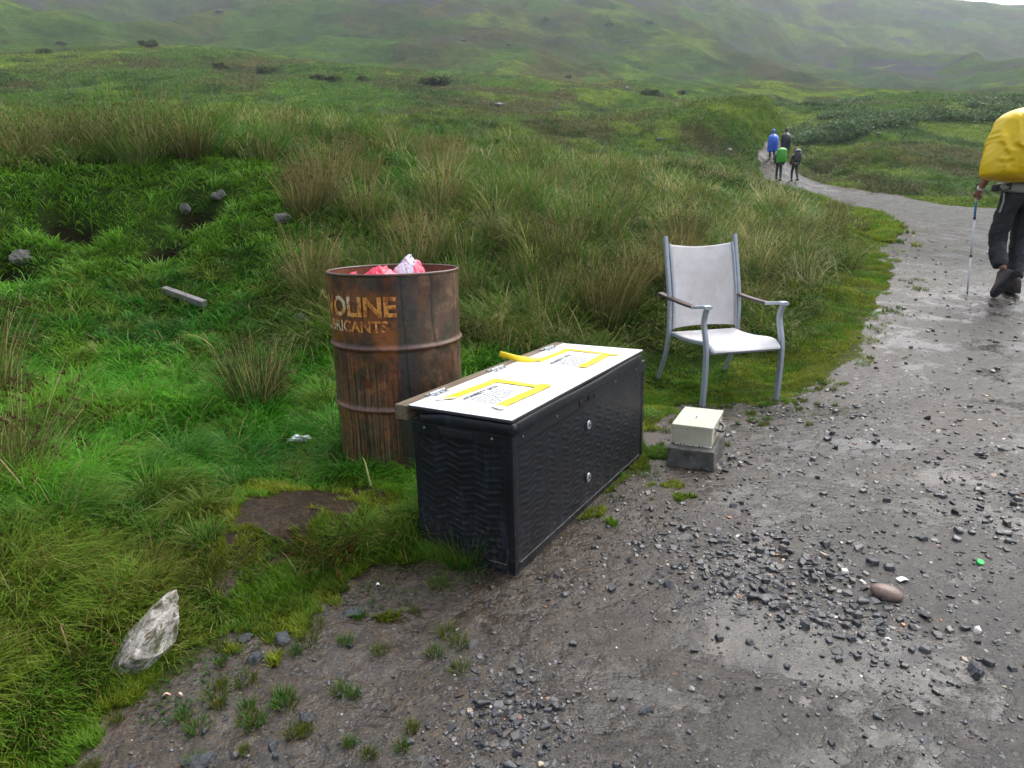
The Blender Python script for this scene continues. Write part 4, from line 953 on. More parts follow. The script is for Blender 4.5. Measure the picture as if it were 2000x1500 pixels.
def boot(name, ankle, toe, mat_u, mat_s, parent, upv=None):
    """walking boot: shaft, upper and a thick cleated sole; points from heel to toe"""
    A = Vector(ankle); T = Vector(toe); d = (T - A); d.normalize()
    up = Vector((0, 0, 1)) - d * d.z
    if upv: up = Vector(upv); up = up - d * up.dot(d)
    up.normalize(); sd = d.cross(up)
    M = Matrix(((sd.x, d.x, up.x, A.x), (sd.y, d.y, up.y, A.y), (sd.z, d.z, up.z, A.z), (0, 0, 0, 1)))
    def loop(y, w_, z0, z1): return [(-w_, y, z0), (-w_ * .95, y, z0 + (z1 - z0) * .55), (-w_ * .5, y, z1), (w_ * .5, y, z1), (w_ * .95, y, z0 + (z1 - z0) * .55), (w_, y, z0)]
    secs = [(-.085, .030, -.075, -.01), (-.07, .038, -.075, .05), (-.02, .040, -.075, .06), (.03, .042, -.075, .02), (.08, .047, -.075, -.015), (.13, .046, -.075, -.030), (.17, .036, -.074, -.042), (.192, .018, -.072, -.056)]
    bm = bmesh.new(); L = [[bm.verts.new(p) for p in loop(*s)] for s in secs]
    for i in range(len(L) - 1):
        for k in range(6): bm.faces.new((L[i][k], L[i][(k + 1) % 6], L[i + 1][(k + 1) % 6], L[i + 1][k]))
    bm.faces.new(L[0]); bm.faces.new(L[-1][::-1]); bmesh.ops.subdivide_edges(bm, edges=bm.edges[:], cuts=1, use_grid_fill=True, smooth=.5)
    bmesh.ops.transform(bm, matrix=M, verts=bm.verts); b = put(name, bm_mesh(bm, name, True), mat_u, parent)
    bm = bmesh.new(); out = [(-.030, -.092), (-.042, -.06), (-.040, -.01), (-.040, .03), (-.050, .09), (-.049, .14), (-.036, .18), (-.012, .204), (.012, .204), (.036, .18), (.047, .14), (.047, .09), (.038, .03), (.038, -.01), (.040, -.06), (.028, -.092)]
    a = [bm.verts.new((x_, y_, -.073)) for x_, y_ in out]; c_ = [bm.verts.new((x_, y_, -.099)) for x_, y_ in out]; n = len(out)
    for k in range(n): bm.faces.new((a[k], a[(k + 1) % n], c_[(k + 1) % n], c_[k]))
    bm.faces.new(a[::-1]); bm.faces.new(c_)
    for y_ in np.linspace(-.07, .17, 9):
        if abs(y_ - .02) > .02: box(bm, -.034, -.005, y_ - .008, y_ + .008, -.105, -.098); box(bm, .005, .034, y_ - .008, y_ + .008, -.105, -.098)
    bmesh.ops.transform(bm, matrix=M, verts=bm.verts); put('sole', bm_mesh(bm, 'sole'), mat_s, b); return b

# ---- the walker at the right edge of the picture, seen from behind
HX, HY = 4.90, 6.65; HZ = float(Hg(HX, HY))
P1 = empty('person', (HX, HY, HZ)); tag(P1, 'hiker seen from behind in dark trousers carrying a yellow-covered backpack, holding a walking pole', 'person')
J = dict(pel=(0, 0, .95), wst=(0, .03, 1.08), ch=(0, .10, 1.27), nk=(.03, .19, 1.37), hb=(.045, .24, 1.43), hd=(.05, .265, 1.51),
         ls=(-.17, .10, 1.37), le=(-.325, -.01, 1.15), lw=(-.335, .09, .985), lp=(-.335, .125, .93), rs=(.19, .10, 1.37), re=(.31, .0, 1.14), rw=(.33, .12, .99), rp=(.33, .155, .94),
         lh=(-.10, .0, .90), lk=(-.115, .05, .52), la=(-.115, -.10, .235), rh=(.10, 0, .90), rk=(.100, .05, .50), ra=(.07, .0, .10))
K = list(J); V = [J[k] for k in K]; ix = {k: i for i, k in enumerate(K)}
E = [(ix[a], ix[b]) for a, b in (('pel', 'wst'), ('wst', 'ch'), ('ch', 'nk'), ('nk', 'hb'), ('hb', 'hd'), ('ch', 'ls'), ('ls', 'le'), ('le', 'lw'), ('lw', 'lp'), ('ch', 'rs'), ('rs', 're'), ('re', 'rw'), ('rw', 'rp'), ('pel', 'lh'), ('lh', 'lk'), ('lk', 'la'), ('pel', 'rh'), ('rh', 'rk'), ('rk', 'ra'))]
RR = dict(pel=(.10, .07), wst=(.115, .085), ch=(.15, .10), nk=.055, hb=.055, hd=.07, ls=.058, le=.040, lw=.028, lp=(.036, .020), rs=.058, re=.040, rw=.028, rp=(.036, .020), lh=.058, lk=.045, la=.034, rh=.058, rk=.045, ra=.034)
body = skin('walker_body', V, E, [RR[k] for k in K])
bm = bmesh.new(); bm.from_mesh(body)
hb = head_mesh(Vector((.055, .285, 1.51))); tmp = bpy.data.meshes.new('h'); hb.to_mesh(tmp); hb.free(); bm.from_mesh(tmp)
def hand(wr, dirv, side, palmn, curl=1.0, s=1.0):
    """palm with four bent fingers of different lengths and a thumb off its side"""
    D = Vector(dirv).normalized(); Nn = Vector(palmn); Nn = (Nn - D * Nn.dot(D)).normalized(); S = D.cross(Nn) * side; W_ = Vector(wr)
    V = [W_, W_ + D * .045 * s, W_ + D * .075 * s]; E = [(0, 1), (1, 2)]; R = [(.022, .016), (.034, .014), (.036, .012)]
    ms = [skin('palm', V, E, [(a * s, b * s) for a, b in R])]
    for k, ln in enumerate((.068, .078, .073, .058)):
        b0 = W_ + D * .078 * s + S * (.028 - k * .0185) * s; a = 0; p = b0 - D * .012; pts = [p, b0]
        for q_ in range(3):
            a += curl * (.75 + .1 * k) ; seg = ln * (.45, .32, .23)[q_] * s; p = pts[-1] + (D * math.cos(a) + Nn * math.sin(a)) * seg; pts.append(p)
        ms.append(skin('finger', pts, [(i, i + 1) for i in range(4)], [.009 * s, .0092 * s, .0085 * s, .008 * s, .0065 * s], 0, 1))
    b0 = W_ + D * .030 * s + S * .030 * s
    pts = [W_ + D * .022 * s + S * .016 * s, b0 + S * .012 * s + Nn * .010, b0 + S * .014 * s + D * .022 * s + Nn * .028 * s, b0 + S * .000 * s + D * .036 * s + Nn * .043 * s]
    ms.append(skin('thumb', pts, [(0, 1), (1, 2), (2, 3)], [.013 * s, .011 * s, .0095 * s, .0075 * s], 0, 1)); return ms
for m_ in hand(J['lw'], (-.0, .10, -.10), 1, (.9, .35, -.1), 1.05) + hand(J['rw'], (.0, .10, -.10), -1, (-.9, .35, -.1), .9): bm.from_mesh(m_)
bme = bpy.data.meshes.new('person_body'); bm.to_mesh(bme); bm.free(); bme.polygons.foreach_set('use_smooth', [True] * len(bme.polygons)); bme.update()
put('body', bme, M_SKIN, P1)
# clothing
T_ = ['pel', 'lh', 'lk', 'la', 'rh', 'rk', 'ra']; TV = [(0, .02, 1.09), J['pel'], (-.090, .0, .86), (-.105, .03, .70), (-.115, .052, .52), (-.116, .01, .38), (-.116, -.075, .25), (.090, 0, .86), (.100, .03, .70), (.100, .05, .50), (.092, .03, .34), (.078, .0, .18), (.074, -.002, .135)]
TE = [(0, 1), (1, 2), (2, 3), (3, 4), (4, 5), (5, 6), (1, 7), (7, 8), (8, 9), (9, 10), (10, 11), (11, 12)]
TR = [(.150, .118), (.150, .120), .100, .092, .080, .078, .072, .100, .092, .080, .078, .078, .074]
tr = skin('trousers', TV, TE, TR, 1, 3); noisy(tr, .022, 15, 5); noisy(tr, .014, 38, 6); put('trousers', tr, M_TROU, P1)
for k, (x_, y0, yy) in enumerate(((-.165, .02, 0), (.165, .02, 0))):
    bm = bmesh.new(); sweep(bm, [(x_ * 1.10, -.035, .96), (x_ * 1.10, -.045, .88), (x_ * 1.16, -.03, .78)], rrect(.016, .010, .003)); put('pocket_piping', bm_mesh(bm, 'piping'), M_GREYJ, P1)
sv = [(0, .02, 1.0), J['wst'], J['ch'], (0, .155, 1.37), J['ls'], (-.245, .045, 1.26), J['rs'], (.25, .05, 1.26)]
sh = skin('shirt', sv, [(0, 1), (1, 2), (2, 3), (2, 4), (4, 5), (2, 6), (6, 7)], [(.155, .115), (.145, .115), (.17, .12), (.07, .07), .072, .060, .072, .060], 2, 3); noisy(sh, .014, 18, 9); put('shirt', sh, M_SHIRT, P1)
jk = skin('jk', [(-.20, -.02, 1.015), (-.10, -.09, 1.0), (0, -.105, .995), (.10, -.09, 1.0), (.20, -.02, 1.015), (.15, .10, 1.03), (-.15, .10, 1.03)], [(0, 1), (1, 2), (2, 3), (3, 4), (4, 5), (0, 6)], [.045, .050, .050, .050, .045, .03, .03], 2, 3); noisy(jk, .022, 20, 12); put('waist_jacket', jk, M_GREYJ, P1)
bm = bmesh.new(); bmesh.ops.create_uvsphere(bm, u_segments=24, v_segments=16, radius=1.0)
for v in bm.verts: v.co = Vector((v.co.x * .082, v.co.y * .102 - .008, v.co.z * .118 + .010)) if (v.co.z > -.15 or v.co.y < -.1) else Vector((v.co.x * .06, v.co.y * .07 - .02, v.co.z * .07))
bmesh.ops.translate(bm, verts=bm.verts, vec=(.055, .280, 1.518)); put('hair', noisy(bm_mesh(bm, 'hair', True), .012, 60, 3), M_HAIR, P1)
boot('boot', (J['ra'][0], J['ra'][1] - .01, .108), (.085, .18, .108), M_BOOT, M_SOLE, P1)
boot('boot', (-.140, -.125, .175), (-.250, -.105, .02), M_BOOT, M_SOLE, P1, upv=(-.05, .95, .30))
bm = bmesh.new(); bmesh.ops.create_cone(bm, segments=16, radius1=.034, radius2=.034, depth=.022, cap_ends=True)
wd = (Vector(J['lw']) - Vector(J['le'])).normalized(); bmesh.ops.transform(bm, matrix=Matrix.Translation(Vector(J['lw']) - wd * .025) @ wd.to_track_quat('Z', 'Y').to_matrix().to_4x4(), verts=bm.verts)
put('watch', bm_mesh(bm, 'watch'), simple('white watch', (.6, .6, .58), .4, var=.1), P1)
# walking pole
g_top = Vector((HX - .318, HY + .150, HZ + 1.02)); tipg = Vector((HX - .375, HY - .02, 0)); tipg.z = float(Hg(tipg.x, tipg.y)) + .002
pz = empty('walking_pole', tipg); tag(pz, 'white and blue telescopic walking pole held in the hiker left hand', 'walking pole')
def pole(name, t0, t1, r, mat):
    bm = bmesh.new(); a = (g_top - tipg) * t0; b = (g_top - tipg) * t1; sweep(bm, [a, (a + b) / 2, b], circ(r, 12)); return put(name, bm_mesh(bm, name, True), mat, pz)
M_PW = simple('white pole', (.62, .63, .66), .35, var=.08); M_PB = simple('blue pole', (.05, .16, .42), .4, var=.1)
pole('tip', 0, .035, .005, M_DARKM); pole('lower_shaft', .03, .36, .0075, M_PW); pole('collar', .35, .37, .011, M_DARKM); pole('middle_shaft', .365, .70, .0085, M_PW); pole('collar', .70, .72, .012, M_DARKM)
pole('upper_shaft', .715, .90, .010, M_PB); pole('neck', .86, .925, .0105, M_PW); pole('grip', .915, 1.03, .016, M_DARKM)
# yellow rain-covered pack
def pack_mesh(w0, w1, h, d, seed, fold=1.0, lean=.0, nz=90, na=140):
    t = np.linspace(0, 1, nz); a = np.linspace(0, 2 * PI, na, endpoint=False); Tt, Aa = np.meshgrid(t, a, indexing='ij')
    zb = np.sin(PI * np.clip(Tt, 0, 1)) ** .0; prof = np.clip(np.minimum(Tt / .13, (1 - Tt) / .20), 0, 1); prof = np.sqrt(1 - (1 - prof) ** 2)
    wd_ = lerp(w0, w1, sstep(.15, .95, Tt)) * prof; dp = d * (.85 + .25 * np.sin(PI * Tt)) * prof
    ca, sa = np.cos(Aa), np.sin(Aa); se = .62
    X_ = np.sign(ca) * np.abs(ca) ** se * wd_; Y_ = np.sign(sa) * np.abs(sa) ** se * dp * np.where(sa > 0, .55, 1.0)
    Z_ = (Tt - .0) * h
    # gathered folds that fan out from the upper corner down to the hem, slack cloth between
    ang = np.arctan2(X_ + w1 * .9, (h * 1.08 - Z_)); f = np.sin(ang * 21 + fbm(X_ * 5 + seed, Z_ * 5, seed, 4) * 13) * .5 + .5
    amp = fold * .022 * sstep(.02, .4, h * 1.02 - Z_) * (.3 + .7 * fbm(X_ * 5 + 3, Z_ * 3, seed + 2, 3))
    k_ = 1 + amp * (f ** 2 - .4) / np.maximum(np.hypot(X_, Y_), .05) + (fbm(X_ * 14 + 9, Z_ * 14 + Y_ * 9, seed + 4, 3) - .5) * .025
    X_ = X_ * k_; Y_ = Y_ * k_
    V = np.stack([X_ + lean * Z_, Y_, Z_], -1).reshape(-1, 3); i = np.arange(nz * na).reshape(nz, na); j = np.roll(i, -1, 1)
    q_ = np.stack([i[:-1], j[:-1], j[1:], i[1:]], -1).reshape(-1, 4)
    return np_mesh('pack_cover', V, [q_, i[0][None, ::-1], i[-1][None]], smooth=True)
def cover_mat(name, col):
    n = N(name); c = n.coord(); f = n.noise(c, 3, 4); n.set(base=n.mix(f, tuple(x * .8 for x in col), col), rough=.34, spec=.5); n.bump(n.noise(n.scalev(c, (1, 1, .4)), 9, 3, .5, .8), .2, .02)
    t = n.n('ShaderNodeBsdfTranslucent', i_Color=(*col, 1)); m = n.n('ShaderNodeMixShader', i_0=.15); n.l(n.b.outputs[0], m.inputs[1]); n.l(t.outputs[0], m.inputs[2]); n.l(m.outputs[0], n.out.inputs[0]); return n.m
M_YEL = cover_mat('yellow rain cover', (.92, .66, .008))
yp = empty('backpack', (HX - .16, HY - .19, HZ + 1.05)); yp.rotation_euler = (-.10, .0, .05); tag(yp, 'large backpack under a bright yellow rain cover worn by the nearest hiker', 'backpack')
put('rain_cover', pack_mesh(.385, .25, .655, .21, 3, 1.9), M_YEL, yp)
for s_ in (.05, .24):
    bm = bmesh.new(); sweep(bm, spline([(s_, .10, .06), (s_, .30, .12), (s_, .40, .25), (s_, .38, .33), (s_, .29, .37), (s_, .12, .38)], 6), rrect(.055, .014, .005)); put('shoulder_strap', bm_mesh(bm, 'strap'), M_SOLE, yp)
bm = bmesh.new(); sweep(bm, spline([(.0, .10, -.02), (-.05, .20, -.02), (.0, .34, -.01), (.125, .365, -.01), (.26, .34, -.01), (.31, .2, -.02), (.24, .1, -.02)], 5), rrect(.012, .06, .004), up=Vector((0, 0.01, 0)) + Vector((1, 0, 0))); put('hip_belt', bm_mesh(bm, 'belt'), M_SOLE, yp)

# ---- the four walkers far up the track
def small_walker(px, py, hpx, rz, lab, top_mat, leg_mat, hood=None, stride=.18, poncho=None, coatlen=None):
    p = hitg(px, py, 20.); dist = math.hypot(p[0], p[1]); hgt = hpx / FOC * dist * 1.0
    k = min(1.12, max(.86, hgt / 1.76)); print('walker', px, py, 'dist', round(dist, 1), 'k', round(hgt / 1.76, 2))
    o = empty('person', (p[0], p[1], float(Hg(p[0], p[1]))), rz); o.scale = (k, k, k); tag(o, lab, 'person', 'walkers far up the track')
    s = stride; J2 = [(0, 0, .95), (0, .02, 1.1), (0, .05, 1.32), (0, .06, 1.48), (0, .08, 1.60), (-.19, .04, 1.40), (-.25, -.02, 1.14), (-.23, .10, .92), (-.225, .13, .85), (.19, .04, 1.40), (.25, .0, 1.14), (.23, -.02, .90), (.225, -.02, .83),
                      (-.09, 0, .90), (-.10, s * .6, .50), (-.10, s * .4, .08), (-.10, s * .4 + .12, .03), (.09, 0, .90), (.10, -s * .1, .50), (.10, -s * .9, .12), (.10, -s * .9 + .11, .05)]
    E2 = [(0, 1), (1, 2), (2, 3), (3, 4), (2, 5), (5, 6), (6, 7), (7, 8), (2, 9), (9, 10), (10, 11), (11, 12), (0, 13), (13, 14), (14, 15), (15, 16), (0, 17), (17, 18), (18, 19), (19, 20)]
    R2_ = [(.14, .10), (.13, .1), (.155, .11), .055, .09, .055, .042, .03, .035, .055, .042, .03, .035, .085, .055, .045, .04, .085, .055, .045, .04]
    put('body', skin('small_body', J2, E2, R2_, 0, 1), M_SKIN, o)
    put('trousers', skin('small_legs', [J2[0], J2[13], J2[14], (J2[15][0], J2[15][1], .12), J2[17], J2[18], (J2[19][0], J2[19][1], .16)], [(0, 1), (1, 2), (2, 3), (0, 4), (4, 5), (5, 6)], [(.15, .115), .095, .072, .062, .095, .072, .062], 0, 1), leg_mat, o)
    for q_ in (15, 19):
        bm = bmesh.new(); box(bm, J2[q_][0] - .045, J2[q_][0] + .045, J2[q_][1] - .09, J2[q_][1] + .18, J2[q_][2] - .085, J2[q_][2] + .02, .02); put('boot', bm_mesh(bm, 'boot'), M_SOLE, o)
    put('jacket', skin('small_jacket', [(0, .01, .90), J2[1], J2[2], (0, .055, 1.43), J2[5], J2[6], J2[7], J2[9], J2[10], J2[11]], [(0, 1), (1, 2), (2, 3), (2, 4), (4, 5), (5, 6), (2, 7), (7, 8), (8, 9)], [(.165, .125), (.15, .12), (.175, .13), .075, .075, .058, .045, .075, .058, .045], 2, 1), top_mat, o)
    bm = bmesh.new(); bmesh.ops.create_uvsphere(bm, u_segments=16, v_segments=12, radius=1)
    for v in bm.verts: v.co = Vector((v.co.x * .095, .075 + v.co.y * .115 - (.03 if v.co.y < 0 else .04), 1.665 + v.co.z * .125))
    put('hood' if hood else 'hair', bm_mesh(bm, 'hood', True), hood or M_HAIR, o)
    if poncho:
        # rain poncho falling over shoulders and rucksack
        secs = [(1.52, .07, .07, .03), (1.44, .19, .14, 0), (1.36, .25, .24, -.06), (1.20, .275, .28, -.09), (1.0, .29, .28, -.08), (.80, .30, .25, -.05), (coatlen or .62, .29, .22, -.03)]
        bm = bmesh.new(); rg = []
        for i, (z_, rx, ry, cy) in enumerate(secs):
            rg.append([bm.verts.new((rx * (1 + .06 * math.sin(5 * a + i)) * math.cos(a), cy + ry * (1 + .07 * math.sin(7 * a + i * .6)) * math.sin(a), z_ + (.03 * math.sin(3 * a) if i == 6 else 0))) for a in np.linspace(0, 2 * PI, 36, endpoint=False)])
        for i in range(len(rg) - 1):
            for j in range(36): bm.faces.new((rg[i][j], rg[i][(j + 1) % 36], rg[i + 1][(j + 1) % 36], rg[i + 1][j]))
        bm.faces.new(rg[0]); put('poncho', bm_mesh(bm, 'poncho', True), poncho, o)
    return o, p, k
M_BLUE = cover_mat('blue poncho', (.035, .16, .75)); M_BLK = simple('black wet cape', (.010, .010, .014), .45, var=.3, bump=.4, bdist=.01); M_GRN = cover_mat('green rain cover', (.07, .42, .02)); M_GPK = simple('charcoal rucksack', (.022, .025, .033), .5, var=.4, bump=.4)
small_walker(1507, 313.5, 46, -.1, 'distant walker in a long bright blue hooded rain poncho', M_BLUE, M_TROU, hood=M_BLUE, poncho=M_BLUE, coatlen=.52)
small_walker(1532, 309, 43, .1, 'distant walker in a black hooded rain cape beside the blue poncho', M_BLK, M_TROU, hood=M_BLK, poncho=M_BLK, coatlen=.42)
o3, p3, k3 = small_walker(1519.5, 355.5, 53, .0, 'distant walker in black carrying a green-covered rucksack', M_SHIRT, M_TROU, stride=.06)
o4, p4, k4 = small_walker(1550.5, 354.5, 50, .1, 'distant walker in black carrying a charcoal rucksack', M_BLK, M_TROU, stride=.22)
gp_ = empty('rucksack', (p3[0] - .02, p3[1] - .22, o3.location.z + .93 * k3)); gp_.scale = (k3,) * 3; tag(gp_, 'rucksack under a bright green rain cover on a distant walker', 'rucksack', None)
put('rain_cover', pack_mesh(.255, .24, .80, .24, 8, .8, 0, 40, 48), M_GRN, gp_)
gp2 = empty('rucksack', (p4[0], p4[1] - .20, o4.location.z + 1.0 * k4)); gp2.scale = (k4,) * 3; tag(gp2, 'charcoal grey rucksack with a pale top on a distant walker', 'rucksack')
put('pack_body', pack_mesh(.18, .17, .60, .18, 9, .4, 0, 40, 48), M_GPK, gp2)
bm = bmesh.new(); bmesh.ops.create_uvsphere(bm, u_segments=16, v_segments=10, radius=1); bmesh.ops.scale(bm, verts=bm.verts, vec=(.17, .17, .085)); bmesh.ops.translate(bm, verts=bm.verts, vec=(0, 0, .62)); put('top_pocket', bm_mesh(bm, 'tp', True), simple('pale pack lid', (.20, .21, .25), .5, var=.4, scale=20), gp2)
# ================================================================ rocks and single stones
def rock_mesh(name, seed, sub=4, rough=.5, flat=1.0):
    bm = bmesh.new(); bmesh.ops.create_icosphere(bm, subdivisions=sub, radius=1.0); rr = random.Random(seed)
    pl = [(Vector((rr.gauss(0, 1), rr.gauss(0, 1), rr.gauss(0, 1))).normalized(), rr.uniform(.55, .9)) for _ in range(12)]
    for v in bm.verts:
        d = v.co.normalized(); r = 1.0
        for n_, k in pl:
            c_ = d.dot(n_)
            if c_ > 1e-3: r = min(r, k / c_)
        p = d * r; q = float(fbm(p.x * 2.2 + seed + p.z, p.y * 2.2 - p.z * .6, seed, 5, .6)) - .5; q2 = float(fbm(p.x * 6 + seed, p.y * 6 + p.z * 4, seed + 9, 3)) - .5; v.co = p * (1 + q * rough * .9 + q2 * rough * .35)
    me = bm_mesh(bm, name, False); return me
def stone_mat(name, a, b, k=4, moss=0.0, rough=.5, blot=None):
    n = N(name); c = n.coord(); f = n.noise(c, k, 8, .68, .4)
    col = n.mix(n.ramp(f, [(.36, 0.), (.62, 1.)]), a, b)
    if blot: col = n.mix(n.ramp(n.noise(c, k * 1.6, 6, .7, .7), [(.50, 0.), (.62, 1.)]), col, blot)
    if moss: col = n.mix(n.math('MULTIPLY', n.ramp(n.noise(c, k * .8, 5, .65), [(.48, 0.), (.60, 1.)]), moss), col, (.055, .07, .015))
    n.set(base=col, rough=rough, spec=.4); n.bump(n.noise(c, k * 5, 6, .7), .6, .04); return n.m
def rock(name, px, py, size, rz, seed, mat, lab, cat, group=None, sink=.35, tilt=(0, 0), y0=.8):
    p = hitg(px, py, y0); me = rock_mesh(name, seed); me.materials.append(mat)
    o = put(name, me, None, None, (p[0], p[1], float(Hg(p[0], p[1])) + size[2] * (1 - 2 * sink))); o.scale = size; o.rotation_euler = (tilt[0], tilt[1], rz); return tag(o, lab, cat, group)
M_QUARTZ = stone_mat('white quartz', (.36, .33, .29), (.68, .65, .61), 2.6, .7, .6, (.12, .085, .055))
M_GREYS = stone_mat('grey rock', (.07, .07, .068), (.19, .185, .175), 2.5, .35, .55)
M_SLATE = stone_mat('blue-grey slate', (.055, .060, .068), (.12, .13, .14), 3, 0, .35)
rock('quartz_boulder', 280, 1265, (.062, .150, .085), -.36, 4, M_QUARTZ, 'white quartz boulder half buried under the turf edge', 'boulder', sink=.42, tilt=(.62, .15))
rock('boulder', 553, 432, (.10, .07, .065), .3, 5, M_GREYS, 'pale grey rock sticking out of the turf bank', 'boulder', 'rocks in the turf bank', .3)
rock('boulder', 363, 415, (.05, .05, .07), .8, 8, M_GREYS, 'upright grey rock in the middle peat hollow', 'boulder', 'rocks in the turf bank', .3)
rock('boulder', 428, 385, (.08, .07, .05), .2, 9, M_GREYS, 'small pale rock high in the peat hollow', 'boulder', 'rocks in the turf bank', .3)
rock('boulder', 40, 505, (.10, .07, .06), 1.2, 11, M_GREYS, 'mossy dark rock at the foot of the bank, leftmost', 'boulder', 'rocks in the turf bank', .4)
rock('boulder', 590, 632, (.07, .06, .05), .6, 12, M_GREYS, 'small grey stone in the grass left of the drum', 'boulder', None, .2)
p = hitg(1731, 1166); bm = bmesh.new(); bmesh.ops.create_icosphere(bm, subdivisions=4, radius=1.0)
for v in bm.verts: v.co *= 1 + .10 * (float(fbm(v.co.x * 1.2 + 5, v.co.y * 1.2 + v.co.z, 17, 2)) - .5)
o = put('cobble', bm_mesh(bm, 'cobble', True), stone_mat('pink-brown cobble', (.125, .080, .065), (.20, .135, .11), 2, 0, .35), None, (p[0], p[1], float(Hg(p[0], p[1])) + .016)); o.scale = (.047, .034, .023); o.rotation_euler = (.1, .1, -.5); o.data.materials[0].node_tree.nodes['Bump'].inputs['Strength'].default_value = .1
tag(o, 'smooth rounded pinkish brown cobble on the gravel', 'cobble')
for px, py, s, rz, sd, lab in ((692, 1198, (.036, .024, .014), .3, 31, 'flat blue-grey stone in the mud left of the box corner'), (552, 1252, (.036, .026, .024), .7, 32, 'wedge-shaped grey stone between the quartz boulder and the box'),
                          (500, 1290, (.026, .022, .020), .2, 33, 'rounded slate stone just below the wedge-shaped one'), (478, 1248, (.022, .020, .012), 1.2, 34, 'small bluish stone left of the wedge-shaped one'),
                          (597, 1408, (.022, .022, .024), .1, 35, 'lone black stone standing on the mud'), (1905, 1312, (.034, .022, .022), .9, 36, 'dark slate lump near the right edge of the gravel'), (390, 1492, (.045, .028, .016), .2, 37, 'dark flat stone at the bottom edge of the mud'),
                          (1395, 905, (.028, .020, .014), .3, 38, 'pale grey pebble beside the concrete block corner'), (1262, 1388, (.022, .014, .010), .5, 39, 'small slate splinter on the bare grey mud')):
    rock('stone', px, py, s, rz, sd, M_SLATE, lab, 'stone', None, .42)
for px, py, s, sd, lab in ((975, 206, 1.0, 51, 'pale flat rock on the moor above the rushes'), (1225, 173, 1.1, 52, 'grey rock on the slope left of the far walkers'), (1288, 273, .45, 53, 'small pale rock on the green knoll left of the path'), (1425, 294, .5, 54, 'low whitish rocks beside the far path bend'),
                          (1715, 262, .5, 55, 'pale stone in the rushes right of the far path'), (905, 80, 2.2, 56, 'dark crag on the hillside above centre'), (995, 87, 1.3, 57, 'single white rock high on the hillside'), (1225, 82, 1.8, 58, 'pale crag on the hillside right of centre'), (428, 24, 3.0, 59, 'dark grey crag high on the left hillside'), (1352, 152, 1.2, 60, 'light rock where the hill meets the moor')):
    rock('moor_rock', px, py, (s * .5, s * .4, s * .2), sd, sd, M_GREYS, lab, 'rock', 'rocks scattered over the moor', .35, y0=15.)
# weathered kerb-like plank half hidden in the grass
p = hitg(322, 572); bm = bmesh.new(); box(bm, 0, .42, -.022, .022, -.03, .02, .004)
pk = put('plank', bm_mesh(bm, 'plank'), simple('weathered grey plank', (.17, .16, .165), .6, var=.25, scale=12, bump=.4), None, (p[0], p[1], float(Hg(p[0], p[1])) + .03)); pk.rotation_euler = (.2, .22, -.45)
tag(pk, 'weathered grey plank lying tilted in the long grass', 'plank')

# ---- litter
def crumple(name, px, py, s, seed, mat, lab, cat, dz=.0):
    me = rock_mesh(name, seed, 4, 1.6); n_ = len(me.vertices); V = np.empty(n_ * 3, np.float32); me.vertices.foreach_get('co', V); V = V.reshape(-1, 3).astype(float)
    f = np.abs(fbm(V[:, 0] * 3 + 9 + V[:, 2], V[:, 1] * 3 + V[:, 2] * 2, seed, 3) - .5); V *= (1 + (f[:, None] - .12) * 1.6); me.vertices.foreach_set('co', V.astype(np.float32).ravel()); me.update(); me.materials.append(mat)
    p = hitg(px, py); o = put(name, me, None, None, (p[0], p[1], float(Hg(p[0], p[1])) + s[2] * .6 + dz)); o.scale = s; return tag(o, lab, cat)
M_TISS = simple('white tissue', (.78, .80, .82), .7, var=.05, scale=20, bump=.4)
crumple('tissue', 585, 874, (.055, .024, .020), 71, M_TISS, 'crumpled white tissue lying in the grass left of the drum', 'tissue', .035)
def flat_bit(name, px, py, w_, d_, rz, mat, lab, cat, th=.0012, bend=.004):
    p = hitg(px, py); bm = bmesh.new(); N_ = 6; g_ = []
    for i in range(N_ + 1):
        g_.append([bm.verts.new(((i / N_ - .5) * w_, (j / 2 - .5) * d_, bend * math.sin(PI * i / N_) + .003)) for j in range(3)])
    for i in range(N_):
        for j in range(2): bm.faces.new((g_[i][j], g_[i + 1][j], g_[i + 1][j + 1], g_[i][j + 1]))
    o = put(name, bm_mesh(bm, name), mat, None, (p[0], p[1], float(Hg(p[0], p[1])) + .002)); o.rotation_euler = (0, 0, rz); m_ = o.modifiers.new('s', 'SOLIDIFY'); m_.thickness = th; return tag(o, lab, cat)
flat_bit('paper_scrap', 1762, 1134, .034, .020, .2, M_TISS, 'white paper scrap on the gravel above the brown cobble', 'paper scrap')
flat_bit('paper_scrap', 738, 1144, .010, .010, .2, M_TISS, 'tiny white scrap in the mud below the reddish tussock', 'paper scrap')
M_PEEL = simple('pinkish peel', (.50, .33, .26), .5, var=.2)
flat_bit('peel_scrap', 325, 1362, .020, .007, .4, M_PEEL, 'pink and white scrap of peel under the quartz boulder, left one', 'peel scrap', bend=.008)
flat_bit('peel_scrap', 352, 1361, .018, .006, -.3, M_PEEL, 'pink and white scrap of peel under the quartz boulder, right one', 'peel scrap', bend=.008)
for px, py, rz, lab in ((432, 1330, .4, 'cigarette butt on the mud right of the quartz boulder'),):
    p = hitg(px, py); bm = bmesh.new(); sweep(bm, [(-.011, 0, .005), (0, 0, .005), (.011, 0, .005)], circ(.0038, 10)); o = put('cigarette_butt', bm_mesh(bm, 'butt', True), simple('cigarette paper', (.62, .55, .47), .6, var=.15, scale=80), None, (p[0], p[1], float(Hg(p[0], p[1])) + .001)); o.rotation_euler = (0, 0, rz); tag(o, lab, 'cigarette butt')
